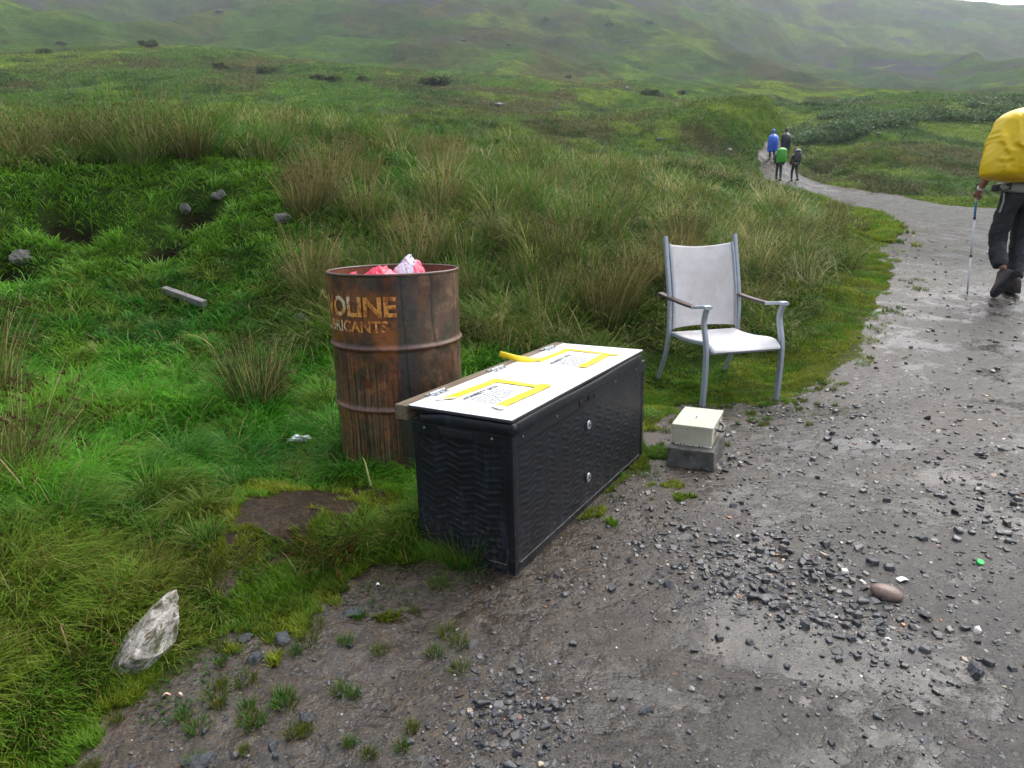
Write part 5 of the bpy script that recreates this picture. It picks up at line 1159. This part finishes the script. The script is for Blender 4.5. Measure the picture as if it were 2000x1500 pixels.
p = hitg(1914, 1101); bm = bmesh.new(); bmesh.ops.create_cone(bm, cap_ends=True, segments=20, radius1=.012, radius2=.011, depth=.009, matrix=Matrix.Rotation(.5, 4, 'X')); o = put('bottle_cap', bm_mesh(bm, 'cap'), simple('green plastic cap', (.01, .42, .08), .35, var=.1), None, (p[0], p[1], float(Hg(p[0], p[1])) + .006)); tag(o, 'small bright green bottle cap on the wet gravel', 'bottle cap')

# ================================================================ loose slate and gravel
hulls = []
for s_ in range(14):
    rr = random.Random(s_ + 5); bm = bmesh.new()
    for _ in range(13 if s_ < 10 else 22):
        a = rr.uniform(0, 2 * PI); q = rr.uniform(.55, 1.0); fl = rr.uniform(.16, .32) if s_ < 10 else .7
        bm.verts.new((q * math.cos(a), q * math.sin(a) * rr.uniform(.6, .9), rr.choice((-1, 1)) * rr.uniform(.5, 1) * fl * (1.1 - .4 * q)))
    r_ = bmesh.ops.convex_hull(bm, input=bm.verts); bmesh.ops.delete(bm, geom=[g_ for g_ in r_['geom_interior'] if isinstance(g_, bmesh.types.BMVert)], context='VERTS')
    bmesh.ops.bevel(bm, geom=bm.edges[:], offset=.05, segments=1, affect='EDGES'); bmesh.ops.triangulate(bm, faces=bm.faces); bmesh.ops.recalc_face_normals(bm, faces=bm.faces)
    bm.verts.index_update(); hulls.append((np.array([v.co[:] for v in bm.verts]), np.array([[v.index for v in f.verts] for f in bm.faces]))); bm.free()
NS = 120000
ang = np.radians(rng.uniform(-44, 44, NS)); rr_ = np.exp(rng.uniform(math.log(1.15), math.log(17), NS)); gx_ = rr_ * np.sin(ang); gy_ = rr_ * np.cos(ang)
gzz = Hg(gx_, gy_); spx, spy = proj(gx_, gy_, gzz); tsd = track(gx_, gy_)
def blob(cx, cy, rx, ry, rot=0.0):
    c_, s_ = math.cos(rot), math.sin(rot); dx, dy = spx - cx, spy - cy; return np.exp(-((dx * c_ + dy * s_) / rx) ** 2 - ((-dx * s_ + dy * c_) / ry) ** 2)
pile = blob(1500, 1120, 260, 95, .12) + .8 * blob(1640, 1190, 200, 60, .3) + .95 * blob(990, 1400, 120, 110) + .35 * blob(1100, 1140, 70, 40) + .45 * blob(1950, 1000, 130, 130) + .3 * blob(1800, 1350, 260, 150) + .5 * blob(1400, 905, 60, 30) + .30 * blob(1230, 960, 80, 40) + .28 * blob(1600, 850, 300, 120)
dens = .15 + .62 * np.clip(pile, 0, 1) + .12 * sstep(.5, .7, fbm(gx_ * 3, gy_ * 3, 111, 3)); dens *= sstep(-.08, .12, tsd)
dens = np.where(rr_ > 5, .14, dens)
keep = (rng.random(NS) < dens) & (tsd > -.05) & ~keepouts(gx_, gy_)
ii = np.where(keep)[0]; n_ = len(ii); pl = np.clip(pile[ii], 0, 1)
size = np.exp(rng.normal(-5.65, .62, n_)) * (1 + 1.6 * pl) * np.clip(rr_[ii] / 2.2, .8, 3.5); size = np.clip(size, .0016, .026)
kind = rng.random(n_)
pal = np.array([(.030, .032, .037), (.050, .052, .057), (.022, .022, .025), (.080, .078, .075), (.060, .045, .035), (.26, .21, .15), (.42, .40, .36), (.28, .13, .065)])
ci = np.select([kind < .34, kind < .62, kind < .78, kind < .88, kind < .955, kind < .975, kind < .99], [0, 1, 2, 3, 4, 5, 6], 7)
size = np.where(ci >= 5, size * .75, size)
def stone_material():
    n = N('loose slate'); col = n.attr('col', 'Color'); c = n.coord(); f = n.noise(c, 160, 5, .65)
    n.set(base=n.mix(1.0, col, n.ramp(f, [(.3, .65), (.7, 1.4)]), 'MULTIPLY'), rough=.30, spec=.5); n.bump(f, .35, .002); return n.m
M_LOOSE = stone_material()
order = np.argsort(-size / rr_[ii])
big_i = order[:300]; small_i = order[300:]
def xf(k):
    j = ii[k]; rz = rng.uniform(0, 2 * PI); tx, ty = rng.normal(0, .16, 2); return j, rz, tx, ty
Vs, Fs, Cs, o_ = [], [], [], 0
for k in small_i:
    j = ii[k]; hv, hf = hulls[int(rng.integers(0, 14))]; a = rng.uniform(0, 2 * PI); ca, sa_ = math.cos(a), math.sin(a); t1, t2 = rng.normal(0, .18, 2); s_ = size[k]
    v = hv * s_; x_ = v[:, 0] * ca - v[:, 1] * sa_; y_ = v[:, 0] * sa_ + v[:, 1] * ca; z_ = v[:, 2] + x_ * t1 + y_ * t2
    Vs.append(np.stack([x_ + gx_[j], y_ + gy_[j], z_ + gzz[j] + s_ * .03], -1)); Fs.append(hf + o_); Cs.append(np.tile(pal[ci[k]] * rng.uniform(.75, 1.3), (len(v), 1))); o_ += len(v)
gm = np_mesh('gravel', np.concatenate(Vs), [np.concatenate(Fs)], np.concatenate(Cs)); tag(put('gravel', gm, M_LOOSE), 'dark wet slate gravel and grit strewn over the track', 'gravel', kind='stuff')
hm = {}
for k in big_i:
    hi = int(rng.integers(0, 14)); cidx = int(ci[k]); key = (hi, cidx)
    if key not in hm:
        hv, hf = hulls[hi]; hm[key] = np_mesh('stone_chip', hv, [hf], np.tile(pal[cidx], (len(hv), 1))); hm[key].materials.append(M_LOOSE)
    j = ii[k]; s_ = float(size[k]); o = put('slate_chip', hm[key], None, None, (gx_[j], gy_[j], gzz[j] + s_ * .06)); o.scale = (s_, s_, s_); o.rotation_euler = (rng.normal(0, .18), rng.normal(0, .18), rng.uniform(0, 6.28))
    tag(o, 'loose stone chip lying on the wet gravel track', 'stone chip', 'loose stone chips on the track')
print('stones', n_)

# ================================================================ rush tussocks, single plants
def tussock(seed, n, h, r0, spread, cols, seedheads=.3, w=.0028, droopk=.7, seg=5):
    g_ = np.random.default_rng(seed); a = g_.uniform(0, 2 * PI, n); q = np.sqrt(g_.random(n)) * r0
    P = np.stack([q * np.cos(a), q * np.sin(a), np.full(n, -.02)], -1); L = h * g_.uniform(.45, 1.08, n); az = a + g_.normal(0, .5, n)
    lean = np.abs(g_.normal(0, .5, n)) * spread * (.4 + q / r0); dr_ = g_.uniform(.1, 1.0, n) * droopk
    u_ = g_.random(n)[:, None]; c1 = lerp(np.array(cols[0]), np.array(cols[1]), u_); m = g_.random(n) > .76; c1[m] = np.array(cols[2]) * g_.uniform(.7, 1.2, (m.sum(), 1)); c0 = c1 * .35 + np.array([.008, .010, .003])
    V, C, fs = blades('t', P, L, np.full(n, w) * g_.uniform(.7, 1.3, n), az, lean, dr_, c0, c1, seg, twist=g_.uniform(0, 6.28, n))
    parts = [(V, C, fs)]
    # little brown flower clusters on the side of some stems
    Vr = V.reshape(n, 2 * seg + 1, 3); sh_ = np.where(g_.random(n) < seedheads)[0]
    if len(sh_):
        base = Vr[sh_, 2 * (seg - 1)]; k_ = 5; b = np.repeat(base, k_, 0) + g_.normal(0, .006, (len(sh_) * k_, 3)); m_ = len(b)
        V2, C2, f2 = blades('s', b, g_.uniform(.008, .020, m_), np.full(m_, .006), g_.uniform(0, 6.28, m_), g_.uniform(0, 1.2, m_), np.zeros(m_), np.tile([.045, .022, .010], (m_, 1)), np.tile([.10, .055, .025], (m_, 1)), 2)
        parts.append((V2, C2, f2))
    V, C, fs = merge(parts); me = np_mesh('tussock', V, fs, C); me.materials.append(M_RUSH); return me
GREEN = ((.045, .13, .014), (.13, .26, .030), (.50, .40, .18)); OLIVE = ((.080, .13, .022), (.24, .25, .055), (.56, .44, .22)); REDD = ((.035, .055, .012), (.10, .10, .022), (.26, .075, .028)); BRIGHT = ((.035, .14, .014), (.09, .24, .025), (.22, .20, .05))
def place_t(px, py, me, lab, group, s=1.0, rz=0.0, name='rush_tussock', cat='rush tussock', y0=.8):
    p = hitg(px, py, y0); o = put(name, me, None, None, (p[0], p[1], float(Hg(p[0], p[1])))); o.scale = (s, s, s); o.rotation_euler = (0, 0, rz); return tag(o, lab, cat, group)
def T(px, py, seed, n, h, r0, sp, cols, lab, sh=.3, **kw):
    g_ = kw.pop('group', 'rush tussocks around the drum and bank'); nm = kw.pop('name', 'rush_tussock'); cat = kw.pop('cat', 'rush tussock')
    return place_t(px, py, tussock(seed, n, h, r0, sp, cols, sh, **kw), lab, g_, 1, 0, nm, cat)
T(640, 1085, 1, 420, .20, .075, 1.5, REDD, 'low dark tussock with reddish dead blades in front of the box end', .0, w=.0024, droopk=1.6, group=None, name='grass_tussock', cat='grass tussock')
T(905, 1100, 2, 330, .17, .055, .85, BRIGHT, 'small bright green tuft against the near end of the storage box', .0, w=.0024, droopk=1.2, group=None, name='grass_tuft', cat='grass tuft')
T(790, 1035, 25, 300, .14, .07, 1.4, ((.03, .11, .012), (.09, .20, .02), (.26, .17, .05)), 'long drooping green grass clump against the near end of the box by the drum', .0, w=.0026, droopk=1.8, group=None, name='grass_tussock', cat='grass tussock')
T(1265, 925, 3, 200, .075, .045, .9, BRIGHT, 'tiny green tuft at the far front corner of the storage box', .0, w=.002, droopk=1.0, group=None, name='grass_tuft', cat='grass tuft')
T(1195, 975, 4, 110, .045, .030, .9, BRIGHT, 'smallest green tuft under the front of the storage box', .0, w=.002, droopk=1.0, group=None, name='grass_tuft', cat='grass tuft')
T(1155, 1012, 5, 110, .05, .035, .9, BRIGHT, 'low green tuft under the middle of the box front', .0, w=.002, droopk=1.0, group=None, name='grass_tuft', cat='grass tuft')
T(500, 780, 6, 700, .42, .14, .85, ((.030, .060, .012), (.10, .13, .026), (.50, .38, .18)), 'dark rush tussock with bent straw stems left of the drum', .15)
T(10, 950, 7, 420, .50, .12, .9, OLIVE, 'rush tussock with brown seed heads at the left picture edge', .6)
T(-30, 780, 8, 300, .62, .12, .6, OLIVE, 'tall rush tussock behind the one at the left picture edge', .5)
T(255, 1135, 9, 330, .15, .09, 1.4, ((.06, .10, .012), (.15, .20, .02), (.30, .17, .05)), 'yellowish drooping tussock on top of the quartz boulder', .0, droopk=1.6, group=None, name='grass_tussock', cat='grass tussock')
T(130, 1235, 10, 300, .15, .07, 1.3, REDD, 'dark wiry tussock left of the quartz boulder', .0, droopk=1.5, group=None, name='grass_tussock', cat='grass tussock')
T(1180, 640, 11, 520, .62, .13, .55, ((.07, .10, .02), (.20, .19, .05), (.46, .36, .17)), 'tall pale rush tussock between the drum and the chair', .2)
T(1060, 640, 12, 360, .56, .12, .6, GREEN, 'green rush tussock just behind the far end of the white board', .2)
T(980, 690, 13, 260, .34, .10, .8, ((.07, .10, .02), (.17, .18, .04), (.46, .36, .17)), 'short straw-coloured tussock right of the drum', .1)
T(640, 385, 14, 600, .70, .17, .5, OLIVE, 'big dark rush tussock on the slope above the drum', .35)
T(1040, 340, 15, 450, .66, .16, .45, GREEN, 'upright dark green rush tussock on the skyline of the bank', .3)
T(860, 350, 16, 420, .62, .16, .55, ((.13, .12, .04), (.38, .29, .11), (.58, .46, .22)), 'bleached straw tussock right of the dark one above the drum', .3)
T(190, 300, 17, 520, .62, .2, .5, OLIVE, 'brown rush tussock with dark seed heads on top of the left bank', .7)
T(300, 285, 18, 420, .66, .18, .6, OLIVE, 'loose rush tussock with arching stems right of the brown one on the bank', .7)
T(60, 300, 19, 380, .58, .2, .5, OLIVE, 'rush tussock with seed heads at the far left of the bank top', .6)
T(720, 440, 20, 420, .50, .15, .6, GREEN, 'green rush tussock on the slope straight above the drum', .2)
T(1330, 470, 21, 380, .52, .15, .55, OLIVE, 'olive rush tussock directly behind the chair back', .3)
T(1530, 470, 22, 420, .46, .2, .6, ((.07, .09, .02), (.20, .16, .05), (.24, .13, .05)), 'reddish rush tussock right of the chair by the track', .4)
T(1640, 415, 23, 380, .42, .25, .6, ((.07, .09, .02), (.18, .14, .05), (.24, .13, .05)), 'rush tussock at the bend where the track narrows', .4)
T(1430, 440, 24, 420, .50, .22, .6, OLIVE, 'broad olive tussock between the chair and the bend', .3)
# smaller clumps that fill the slope, alike
vm = [tussock(100 + k, 230, .48, .12, .6, (OLIVE, GREEN, ((.12, .13, .03), (.32, .26, .09), (.55, .43, .2)))[k % 3], .3, w=.0036, seg=4) for k in range(6)]
cnt = 0
for k in range(1200):
    px, py = random.uniform(-80, 1680), random.uniform(250, 600)
    p = hitg(px, py)
    if p[1] > 16 or p[1] < 4.3: continue
    if px < 580 and py > 325: continue
    if float(track(np.array([p[0]]), np.array([p[1]]))[0]) > -.45: continue
    if py > 470 and px < 1000 and random.random() < .6: continue
    o = put('rush_tussock', vm[k % 6], None, None, (p[0], p[1], float(Hg(p[0], p[1])))); s = random.uniform(.75, 1.25); o.scale = (s, s, s * random.uniform(.8, 1.15)); o.rotation_euler = (0, 0, random.uniform(0, 6.28))
    tag(o, 'ordinary rush tussock among many alike on the slope', 'rush tussock', 'plain rush tussocks on the slope'); cnt += 1
    if cnt >= 110: break
vd = [tussock(400 + k, 240, .15, .06, 1.35, (((.06, .10, .012), (.17, .20, .022), (.34, .20, .06)), ((.05, .11, .012), (.12, .22, .02), (.30, .15, .05)))[k % 2], 0, w=.0024, droopk=1.7) for k in range(4)]
for k, (px, py) in enumerate([(180, 1190), (60, 1175), (340, 1150), (110, 1300), (20, 1290), (50, 1430), (400, 1120), (30, 1060), (330, 1090), (200, 1310), (150, 1110), (0, 1380)]):
    p = hitg(px, py); o = put('grass_tussock', vd[k % 4], None, None, (p[0], p[1], float(Hg(p[0], p[1])))); s = random.uniform(.5, .85); o.scale = (s, s, s); o.rotation_euler = (0, 0, random.uniform(0, 6.28)); tag(o, 'small drooping yellowish tussock along the mud edge', 'grass tussock', 'drooping tussocks along the mud edge')
# bent straw-coloured stems standing out of the lush grass
def stem(pts, r, col, lab):
    P_ = spline([Vector(q) for q in pts], 8); bm = bmesh.new(); sweep(bm, P_, lambda t: circ(r * (1 - .6 * t), 6)); return bm_mesh(bm, 'stem', True)
M_STRAW = simple('straw stem', (.36, .26, .12), .6, var=.3, scale=30, bump=0)
M_STRAW2 = simple('green straw stem', (.20, .22, .06), .6, var=.3, scale=30, bump=0)
for (px, py, Yd), pts, m_, lab in (((70, 880, 0), [(0, 0, 0), (-.05, .0, .10), (-.10, -.02, .16), (-.20, -.03, .19), (-.30, -.03, .18)], M_STRAW, 'thick bent straw stem arching out at the left picture edge'),
                           ((65, 985, 0), [(0, 0, 0), (.0, 0, .02), (-.04, 0, .10), (-.10, .02, .17)], M_STRAW, 'broken straw stem low at the left picture edge'),
                           ((420, 700, 0), [(0, 0, 0), (.0, 0, .06), (-.04, 0, .11), (-.10, .02, .14), (-.18, .05, .15)], M_STRAW, 'arching straw stem left of the drum'),
                           ((470, 760, 0), [(0, 0, 0), (-.02, 0, .10), (-.06, 0, .20), (-.03, .0, .24)], M_STRAW, 'kinked straw stem beside the dark tussock'),
                           ((725, 955, 0), [(0, 0, .01), (-.012, .02, .05), (-.03, .06, .09), (-.045, .09, .10)], M_STRAW2, 'broad pale green leaf blade leaning at the foot of the drum'),
                           ((250, 1010, 0), [(0, 0, 0), (.05, 0, .02), (.11, 0, .05), (.17, .0, .09)], M_STRAW2, 'thin straw stem lying over the bright grass'),
                           ((140, 1300, 0), [(0, 0, 0), (0, 0, .06), (-.005, 0, .11), (0, 0, .12)], M_STRAW, 'single yellow stem standing left of the quartz boulder')):
    p = hitg(px, py); o = put('dry_stem', stem(pts, .0036 if 'broad' not in lab else .006, None, lab), m_, None, (p[0], p[1], float(Hg(p[0], p[1])))); tag(o, lab, 'stem')

# ================================================================ small leafy weeds at the edge of the mud
nW = 9000; wx = rng.uniform(-1.35, .05, nW); wy = rng.uniform(1.25, 2.6, nW); tw = track(wx, wy); wz = Hg(wx, wy)
okw = (np.abs(tw) < .16) & (fbm(wx * 5, wy * 5, 121, 3) > .50) & ~keepouts(wx, wy); k = np.where(okw)[0]; m_ = len(k); e = np.ones((m_, 1)); u_ = rng.random((m_, 1))
V, C, fs = blades('w', np.stack([wx[k], wy[k], wz[k] + rng.uniform(0, .02, m_)], -1), rng.uniform(.006, .013, m_), rng.uniform(.005, .010, m_), rng.uniform(0, 6.28, m_), rng.uniform(.6, 1.5, m_), rng.uniform(0, .6, m_), np.array([.02, .05, .01]) * e, lerp(np.array([.035, .11, .018]), np.array([.09, .18, .03]), u_), 2)
tag(put('weeds', np_mesh('weeds', V, fs, C), M_GRASS), 'small-leaved weeds creeping over the mud edge by the quartz boulder', 'weeds', kind='stuff')
# sparse green sprigs growing out of the mud
spx_ = [(810, 1195), (590, 1185), (430, 1220), (360, 1400), (230, 1410), (205, 1380), (385, 1425), (480, 1330), (560, 1375), (430, 1380), (600, 1250), (575, 1275), (545, 1205), (380, 1490), (180, 1500), (420, 1360), (660, 1110), (1012, 1120), (1290, 870), (1420, 870), (1330, 845), (1500, 820), (1600, 760), (1560, 800), (1680, 640), (1700, 700), (500, 1230), (560, 1190), (640, 1150), (1630, 690)]
sm = [tussock(200 + k_, 110, .048, .024, 1.0, BRIGHT if k_ % 2 else ((.06, .11, .01), (.15, .22, .02), (.24, .22, .05)), 0, w=.0026, droopk=.8, seg=2) for k_ in range(5)]
for k_, (px, py) in enumerate(spx_ + [(random.uniform(380, 900), random.uniform(1130, 1480)) for _ in range(34)] + [(random.uniform(1250, 1640), random.uniform(740, 850)) for _ in range(40)]):
    p = hitg(px, py)
    if keepouts(np.array([p[0]]), np.array([p[1]]))[0]: continue
    o = put('grass_sprig', sm[k_ % 5], None, None, (p[0], p[1], float(Hg(p[0], p[1])) + .013)); s = random.uniform(.5, 1.15); o.scale = (s, s, s); o.rotation_euler = (0, 0, random.uniform(0, 6.28))
    tag(o, 'small green grass sprig growing out of bare mud', 'grass sprig', 'grass sprigs in the mud')

# ================================================================ bushes and bracken on the moor
def bush_mesh(seed, n=2600, rx=1.0, ry=.8, rz=.7, lf=.10, c0=(.070, .11, .030), c1=(.15, .21, .055)):
    g_ = np.random.default_rng(seed); nc = 14; cen = np.stack([g_.uniform(-.65, .65, nc) * rx, g_.uniform(-.6, .6, nc) * ry, g_.uniform(.1, .7, nc) * rz], -1); cr = g_.uniform(.25, .45, nc)
    j = g_.integers(0, nc, n); d = g_.normal(size=(n, 3)); d /= np.linalg.norm(d, axis=1)[:, None]; P = cen[j] + d * cr[j][:, None] * g_.uniform(.6, 1.05, n)[:, None] * np.array([rx, ry, rz]); P[:, 2] = np.maximum(P[:, 2], .0)
    u_ = g_.random((n, 1)); c = lerp(np.array(c0), np.array(c1), u_)
    V, C, fs = blades('b', P, g_.uniform(.6, 1.4, n) * lf * 1.6, g_.uniform(.5, 1., n) * lf, g_.uniform(0, 6.28, n), g_.uniform(.2, 1.6, n), g_.uniform(0, .8, n), c * .7, c, 2)
    me = np_mesh('bush', V, fs, C); me.materials.append(M_GRASS); return me
bv = [bush_mesh(300 + k_) for k_ in range(4)]
bl = [(430, 133, 1.9, 'dark heather bush on the left ridge, left of the round one'), (522, 143, 2.4, 'round dark heather bush on the left ridge'), (620, 155, 1.5, 'low heather bush right of the round one on the ridge'), (655, 157, 1.6, 'second low heather bush right of the round one on the ridge'),
      (710, 157, 1.4, 'small heather bush midway along the ridge'), (850, 165, 2.6, 'broad brownish heather bush near the middle of the ridge'), (120, 88, 2.2, 'heather bush at the top left of the ridge'), (290, 88, 2.6, 'wide heather bush crowning the left ridge'), (90, 105, 2., 'heather bush lowest at the top left of the ridge'),
      (1110, 152, 1.8, 'heather bush above the middle of the moor'), (1270, 186, 2.2, 'heather bush at the right end of the ridge'), (1330, 183, 1.6, 'little heather bush just right of the ridge end'), (1190, 50, 3.4, 'dark bush high on the hillside'), (1068, 40, 3., 'dark bush left of the highest one on the hillside'), (1270, 45, 2.4, 'small dark bush right of the highest one on the hillside')]
for k_, (px, py, s, lab) in enumerate(bl):
    p = hitg(px, py, 20.); o = put('heather_bush', bv[k_ % 4], None, None, (p[0], p[1], float(Hg(p[0], p[1])) - .1 * s)); o.scale = (s * .7, s * .6, s * .55); o.rotation_euler = (0, 0, k_ * 1.3); tag(o, lab, 'bush', 'heather bushes on the moor')
# bracken on the right-hand mound
Vp, Cp, Fp = [], [], []
nB_ = 200000; bxp = rng.uniform(1560, 2350, nB_); byp = rng.uniform(180, 275, nB_); dd = rng.uniform(46, 92, nB_)
aa = np.radians(rng.uniform(20, 48, nB_)); x_ = dd * np.sin(aa); y_ = dd * np.cos(aa); z_ = Hg(x_, y_); qx, qy = proj(x_, y_, z_)
cov = sstep(.44, .56, fbm(x_ * .16, y_ * .16, 131, 4) + .24 * np.exp(-((qx - 1800) / 190) ** 2 - ((qy - 232) / 22) ** 2) + .16 * np.exp(-((qx - 1470) / 60) ** 2 - ((qy - 215) / 25) ** 2) - .21)
k = np.where((rng.random(nB_) < cov) & (qx > 1380) & (qy > 170) & (qy < 285))[0]; m_ = len(k); u_ = rng.random((m_, 1))
cB = lerp(np.array([.065, .13, .036]), np.array([.12, .21, .058]), u_); P = np.stack([x_[k], y_[k], z_[k]], -1); P[:, 2] += rng.uniform(0, .45, m_)
V, C, fs = blades('br', P, rng.uniform(.15, .38, m_), rng.uniform(.08, .18, m_), rng.uniform(0, 6.28, m_), rng.uniform(.5, 1.4, m_), rng.uniform(.2, 1., m_), cB * .6, cB, 3)
tag(put('bracken', np_mesh('bracken', V, fs, C), M_GRASS), 'blue-green bracken covering the mound right of the far path', 'bracken', kind='stuff')

# ================================================================ rain haze over the valley
bm = bmesh.new(); box(bm, -1700, 1700, -60, 1600, -60, 420)
n = N('rain haze'); n.t.nodes.remove(n.b); v = n.n('ShaderNodeVolumePrincipled'); v.inputs['Color'].default_value = (.80, .88, 1.0, 1); v.inputs['Density'].default_value = HAZE; v.inputs['Anisotropy'].default_value = .2
n.l(v.outputs[0], n.out.inputs['Volume']); tag(put('haze', bm_mesh(bm, 'haze'), n.m), kind='stuff')
